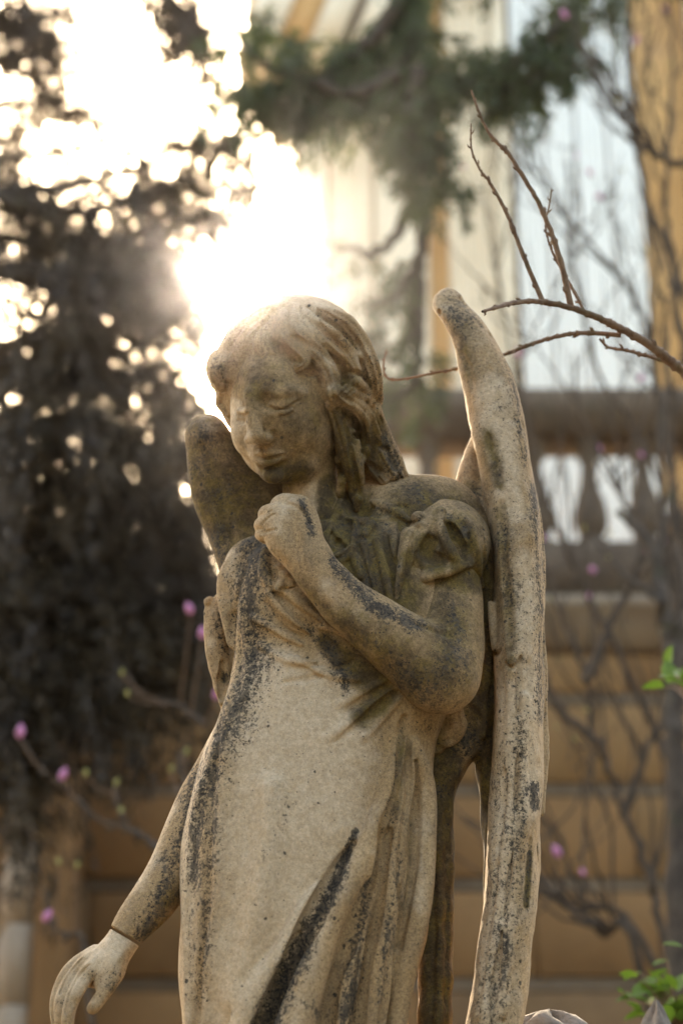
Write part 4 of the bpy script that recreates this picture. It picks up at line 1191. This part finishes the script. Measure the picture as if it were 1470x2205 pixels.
# ---------------- cloak hanging behind, with the knotted end under the elbow
f = Field((860, 1480, -60), (1075, 2330, 230), 3.0)
f.loft([(1500, 965, 60, 110, 60), (1560, 965, 60, 105, 60), (1610, 962, 60, 82, 55), (1660, 945, 60, 60, 50), (1720, 935, 60, 42, 46), (1850, 938, 60, 40, 44), (2000, 938, 60, 38, 44), (2205, 935, 60, 36, 44), (2400, 930, 60, 36, 44)], k=8, p=2.6)
f.loft([(1480, 1040, 80, 45, 60), (1600, 1045, 80, 32, 50), (1700, 1052, 80, 22, 46), (1850, 1058, 80, 18, 40), (1950, 1058, 80, 20, 40)], k=8)
f.stroke([(960, 1750, 5), (962, 1900, 6), (958, 2200, 6)], 8, cut=True)
f.stroke([(940, 1760, 9), (948, 1900, 9), (944, 2200, 9)], 8, off=0)
f.stroke([(1005, 1500, 8), (1040, 1530, 10), (1040, 1580, 9)], 8, off=0)
f.wobble(2, 60, 31)
finish('cloak', f, angel, [(.8, [(1000, 1590, 60)]), (.4, [(940, 1700, 40)])], [(1.0, [(945, 1640, 60), (950, 1800, 50), (950, 2000, 50), (950, 2250, 50)]), (.7, [(1045, 1520, 60), (1050, 1700, 40), (1050, 1900, 40)])], base=(.35, .25, 0))
f = Field((880, 1500, -140), (1025, 1640, 60), 2.0)
f.ell((950, 1552, 26), (60, 60, 50), 20)
f.stroke([(905, 1578, 7), (930, 1592, 10), (960, 1601, 9), (982, 1592, 9), (994, 1560, 12), (988, 1530, 10)], 6, off=3)
f.ell((946, 1560, -30), (28, 30, 26), 12, cut=True)
f.stroke([(905, 1520, 8, -2), (912, 1560, 9, -2), (925, 1610, 8, 0)], 6)
f.ell((922, 1614, 16), (34, 16, 30), 8)
f.wobble(1, 30, 33)
finish('knot', f, angel, [(.4, [(920, 1612, 30)])], [(.5, [(930, 1600, 40)])], [(.3, [(985, 1560, 20)])], base=(.3, .2, 0))

# ---------------- wings
f = Field((915, 605, -110), (1195, 2330, 230), 3.0)
f.loft([(640, 965, 60, 25, 40), (665, 974, 55, 40, 60), (700, 1000, 48, 44, 75), (750, 1030, 45, 47, 85), (820, 1050, 42, 58, 92), (900, 1068, 40, 60, 98), (1000, 1086, 35, 58, 105), (1100, 1103, 30, 56, 110), (1200, 1114, 30, 54, 110),
        (1400, 1115, 30, 53, 112), (1600, 1114, 30, 55, 112), (1700, 1110, 28, 57, 112), (1800, 1105, 25, 57, 110), (1950, 1098, 20, 58, 108), (2050, 1086, 18, 58, 105), (2205, 1065, 15, 62, 104), (2400, 1030, 12, 66, 104)], k=8, p=2.7)
f.ell((966, 652, 58), (33, 34, 45), 16)
f.loft([(930, 1035, 120, 14, 40), (985, 1015, 110, 20, 50), (1040, 1012, 95, 36, 60), (1100, 1020, 80, 48, 70), (1200, 1045, 75, 36, 70)], k=14)    # root of the wing behind the shoulder
# long feather edges down the front
f.stroke([(1120, 1400, 4, 2), (1113, 1500, 4.5, 2), (1110, 1700, 5, 2), (1090, 1930, 6, 2), (1064, 2130, 6, 2), (1045, 2320, 6, 2)], 5, cut=True)
f.stroke([(1140, 1430, 3), (1136, 1600, 4), (1120, 1850, 4), (1095, 2050, 4), (1075, 2300, 4)], 7, cut=True)
f.stroke([(1088, 1560, 3), (1086, 1700, 4), (1062, 1950, 4), (1030, 2180, 4)], 8, cut=True)
f.stroke([(1100, 1450, 8), (1100, 1650, 9), (1085, 1880, 9), (1050, 2100, 9), (1030, 2300, 9)], 12, off=1)
f.stroke([(1130, 1500, 8), (1126, 1700, 9), (1106, 1950, 9), (1076, 2180, 9)], 12, off=1)
f.stroke([(1056, 1300, 7), (1062, 1360, 9), (1066, 1396, 8)], 8, off=1)
f.stroke([(1060, 1404, 5), (1070, 1408, 6), (1078, 1400, 4)], 4, cut=True)
f.stroke([(1092, 1330, 6), (1096, 1390, 8), (1102, 1425, 7)], 8, off=1)
f.stroke([(1090, 1428, 3), (1101, 1437, 4), (1112, 1428, 3)], 4, cut=True)
f.stroke([(984, 745, 3), (996, 770, 5), (1008, 800, 5), (1012, 840, 3)], 8, cut=True)
f.stroke([(1052, 940, 4), (1062, 985, 6), (1072, 1025, 6), (1074, 1050, 3)], 9, cut=True)
f.stroke([(1075, 1090, 5), (1085, 1180, 9), (1092, 1300, 9), (1100, 1400, 7)], 10, cut=True)
f.stroke([(1150, 820, 3), (1150, 1000, 4)], 6, cut=True)
f.tube([(1142, 1050, 80, 8), (1158, 1150, 80, 12), (1164, 1300, 80, 11), (1165, 1500, 80, 12), (1169, 1600, 75, 11), (1166, 1750, 70, 9)], 5)
f.tube([(1140, 1780, 10, 9), (1148, 1850, 5, 6)], 8, cut=True)
f.stroke([(1142, 1810, 4), (1138, 1880, 7), (1131, 1960, 4)], 7, cut=True)
rsw = np.random.RandomState(12)
for _ in range(60):
    y_ = rsw.uniform(640, 2250); sd = rsw.rand() < .5
    L_ = np.interp(y_, [640, 700, 820, 1000, 1200, 1600, 1950, 2205], [940, 956, 992, 1028, 1060, 1059, 1040, 1003])
    R_ = np.interp(y_, [640, 700, 820, 1000, 1200, 1600, 1950, 2205], [990, 1044, 1108, 1144, 1168, 1169, 1156, 1127])
    x_ = (L_ if sd else R_)+rsw.uniform(-4, 4)
    f.ell((x_, y_, f.front((L_+R_)/2, y_)+rsw.uniform(5, 40)), (rsw.uniform(3, 7), rsw.uniform(5, 14), rsw.uniform(5, 12)), 4, cut=True)
f.wobble(2.4, 110, 41)
f.wobble(.45, 35, 42)
finish('wing', f, angel, [(.5, [(970, 640, 40), (1010, 690, 40)]), (.5, [(1090, 760, 20), (1115, 900, 16), (1130, 1000, 14)]), (.45, [(1075, 1000, 20)]), (.5, [(1075, 880, 30)]), (.35, [(1085, 1100, 34), (1095, 1250, 36), (1110, 1420, 32)]),
    (.9, [(1148, 1700, 26), (1150, 1735, 20)]), (.6, [(1140, 1830, 8), (1133, 1940, 8)]), (.5, [(1015, 1080, 50)]), (.5, [(1120, 1550, 30), (1125, 1800, 20)]), (.45, [(1105, 1800, 60), (1090, 1950, 64), (1060, 2180, 66)]), (.5, [(1112, 1450, 14), (1112, 1700, 12), (1088, 1950, 14), (1060, 2160, 14)]), (.6, [(1150, 1050, 24), (1160, 1300, 20), (1160, 1550, 20)]), (.6, [(985, 680, 60)]), (.3, [(1080, 1600, 50), (1070, 1800, 50)])],
    [(.6, [(1050, 930, 26), (1062, 985, 26), (1074, 1045, 20)]), (.42, [(1080, 1110, 34), (1090, 1250, 34), (1100, 1420, 30)]), (.4, [(990, 720, 50), (1010, 800, 40)]), (.5, [(1066, 1404, 16)]), (.4, [(1085, 1120, 30), (1100, 1350, 30)]), (.9, [(1140, 1840, 9), (1132, 1950, 9)]), (.5, [(1010, 1060, 60)]), (.4, [(1000, 700, 50)])],
    [(.6, [(1060, 850, 50), (1080, 960, 40), (1100, 1100, 30)]), (.55, [(1130, 1200, 30), (1135, 1500, 34), (1140, 1740, 30)]), (.5, [(1080, 1500, 40), (1080, 1850, 40), (1050, 2150, 50)])], base=(.3, .1, .22))
f = Field((385, 880, -60), (660, 1330, 200), 3.0)
f.loft([(905, 445, 90, 14, 30), (930, 450, 90, 46, 50), (1000, 492, 95, 88, 62), (1080, 528, 95, 112, 70), (1160, 540, 90, 90, 72), (1240, 540, 70, 64, 72), (1330, 550, 65, 56, 70)], k=8)
f.ell((448, 936, 88), (44, 40, 55), 14)
f.stroke([(440, 960, 5), (470, 1060, 6), (500, 1160, 6)], 16, cut=True)
f.wobble(2, 100, 51)
finish('wing', f, angel, [(.5, [(440, 940, 40), (430, 1010, 40)]), (.55, [(470, 1160, 50), (480, 1220, 40)]), (.4, [(470, 1060, 60)])], [(.3, [(480, 1080, 90)])], [(.9, [(450, 905, 30), (490, 905, 30)])], base=(.25, .5, 0))
# lower skirt, below the picture
top = to_world(np.array([[630+232*math.cos(t), 2320, -0+165*math.sin(t)] for t in np.linspace(0, 2*math.pi, 96, endpoint=False)]), .4)
cen = top.mean(0)
rings = []
for k, sc in ((0, 1.0), (.35, 1.04), (.7, 1.12), (1, 1.22)):
    r = top.copy(); ang = np.arctan2(r[:, 1]-cen[1], r[:, 0]-cen[0])
    fl = 1+.04*k*np.sin(ang*14)
    r[:, :2] = cen[:2]+(r[:, :2]-cen[:2])*sc*fl[:, None]; r[:, 2] = r[:, 2]*(1-k)+PED_TOP*k
    rings.append(r)
V, F = ring_loft(rings)
z0 = np.zeros(len(V))
mesh_obj('hem', V, F[:, ::-1], STONE, angel, {'lichen': z0+.2, 'olive': z0, 'pale': z0})
# ---------------- pedestal and the rough stones beside it
def rough_block(name, cx, cy, hw, hd, z0, z1, mat, parent, seed, flat=False, top=.25):
    rs = np.random.RandomState(seed)
    nz, na = 26, 40
    V = []
    for i in range(nz+1):
        t = i/nz
        t = 1-max(0.0, 1-t)**2.2; z = z0+(z1-z0)*t
        s = (1.0 if t < .985 else max(.03, max(0.0, 1-((t-.985)/.015)**2)**.5)) if flat else (1 if t < .94 else max(.03, max(0.0, 1-(t-.94)/.06)**.8))
        for j in range(na):
            a = 2*math.pi*j/na
            q = (abs(math.cos(a))**4+abs(math.sin(a))**4)**-.25
            n_ = 1+.08*math.sin(3*a+seed+z*9)+.06*math.sin(5*a-z*17+seed*2)+.015*math.sin(9*a+z*31)+rs.normal(0, .004)
            V.append((cx+hw*q*math.cos(a)*s*n_, cy+hd*q*math.sin(a)*s*n_, z+top*.03*math.sin(4*a+seed)*(t > .5)+rs.normal(0, .0012)))
    V = np.array(V); F = []
    for i in range(nz):
        for j in range(na):
            F.append((i*na+j, i*na+(j+1) % na, (i+1)*na+(j+1) % na, (i+1)*na+j))
    z_ = np.zeros(len(V))
    return mesh_obj(name, V, np.array(F), mat, parent, {'lichen': z_+.35, 'olive': z_+.1, 'pale': z_+.2})
M_ROCK = simple_mat('grey_rock', (.10, .085, .07), (.20, .17, .14), 14, .95, 160, .6, .004, (.07, .06, .05))
ped = thing('pedestal', 'stone pedestal carrying the angel statue', 'pedestal', (float(foot[0]), float(foot[1]), 0))
fx, fy = float(cen[0]), float(cen[1])
box('shaft', fx-.36, fx+.36, fy-.30, fy+.36, .1, PED_TOP-.1, M_MOULD, ped, .01)
box('foot', fx-.44, fx+.44, fy-.38, fy+.44, 0, .098, M_MOULD, ped, .015)
box('cap', fx-.42, fx+.42, fy-.36, fy+.42, PED_TOP-.098, PED_TOP-.002, M_MOULD, ped, .02)
def top_at(px, py, d): return to_world(np.array([[px, py, d]]), 0)[0]
p = top_at(1195, 2182, -120)
r1 = rough_block('standing_stone', p[0], p[1]+.05, .050, .06, 0, p[2]+.002, M_ROCK, None, 3, flat=True)
tag(r1, 'low rough grey stone top just right of the tall wing foot', 'stone')
p = top_at(1412, 2166, 330)
r2 = rough_block('standing_stone', p[0], p[1], .05, .06, 0, p[2]+.004, M_ROCK, None, 8)
tag(r2, 'pointed rough grey stone in front of the green leaves at lower right', 'stone')
# ------------------------------------------------------------------ thin grey air added to imitate the lens glare round the sun
V, F = box_vf(-34, 34, -34, 34, -1.4, 17)
hz = mesh_obj('glare_haze', np.array(V), np.array(F)[:, :], None, smooth=False)
hm = bpy.data.materials.new('glare_haze_air'); hm.use_nodes = True
ht = hm.node_tree; ht.nodes.clear()
ho = ht.nodes.new('ShaderNodeOutputMaterial'); pv = ht.nodes.new('ShaderNodeVolumePrincipled')
pv.inputs['Color'].default_value = (.185, .185, .205, 1)
pv.inputs['Density'].default_value = .0040
pv.inputs['Anisotropy'].default_value = .984
ht.links.new(pv.outputs[0], ho.inputs['Volume'])
hz.data.materials.append(hm)
hz['kind'] = 'stuff'
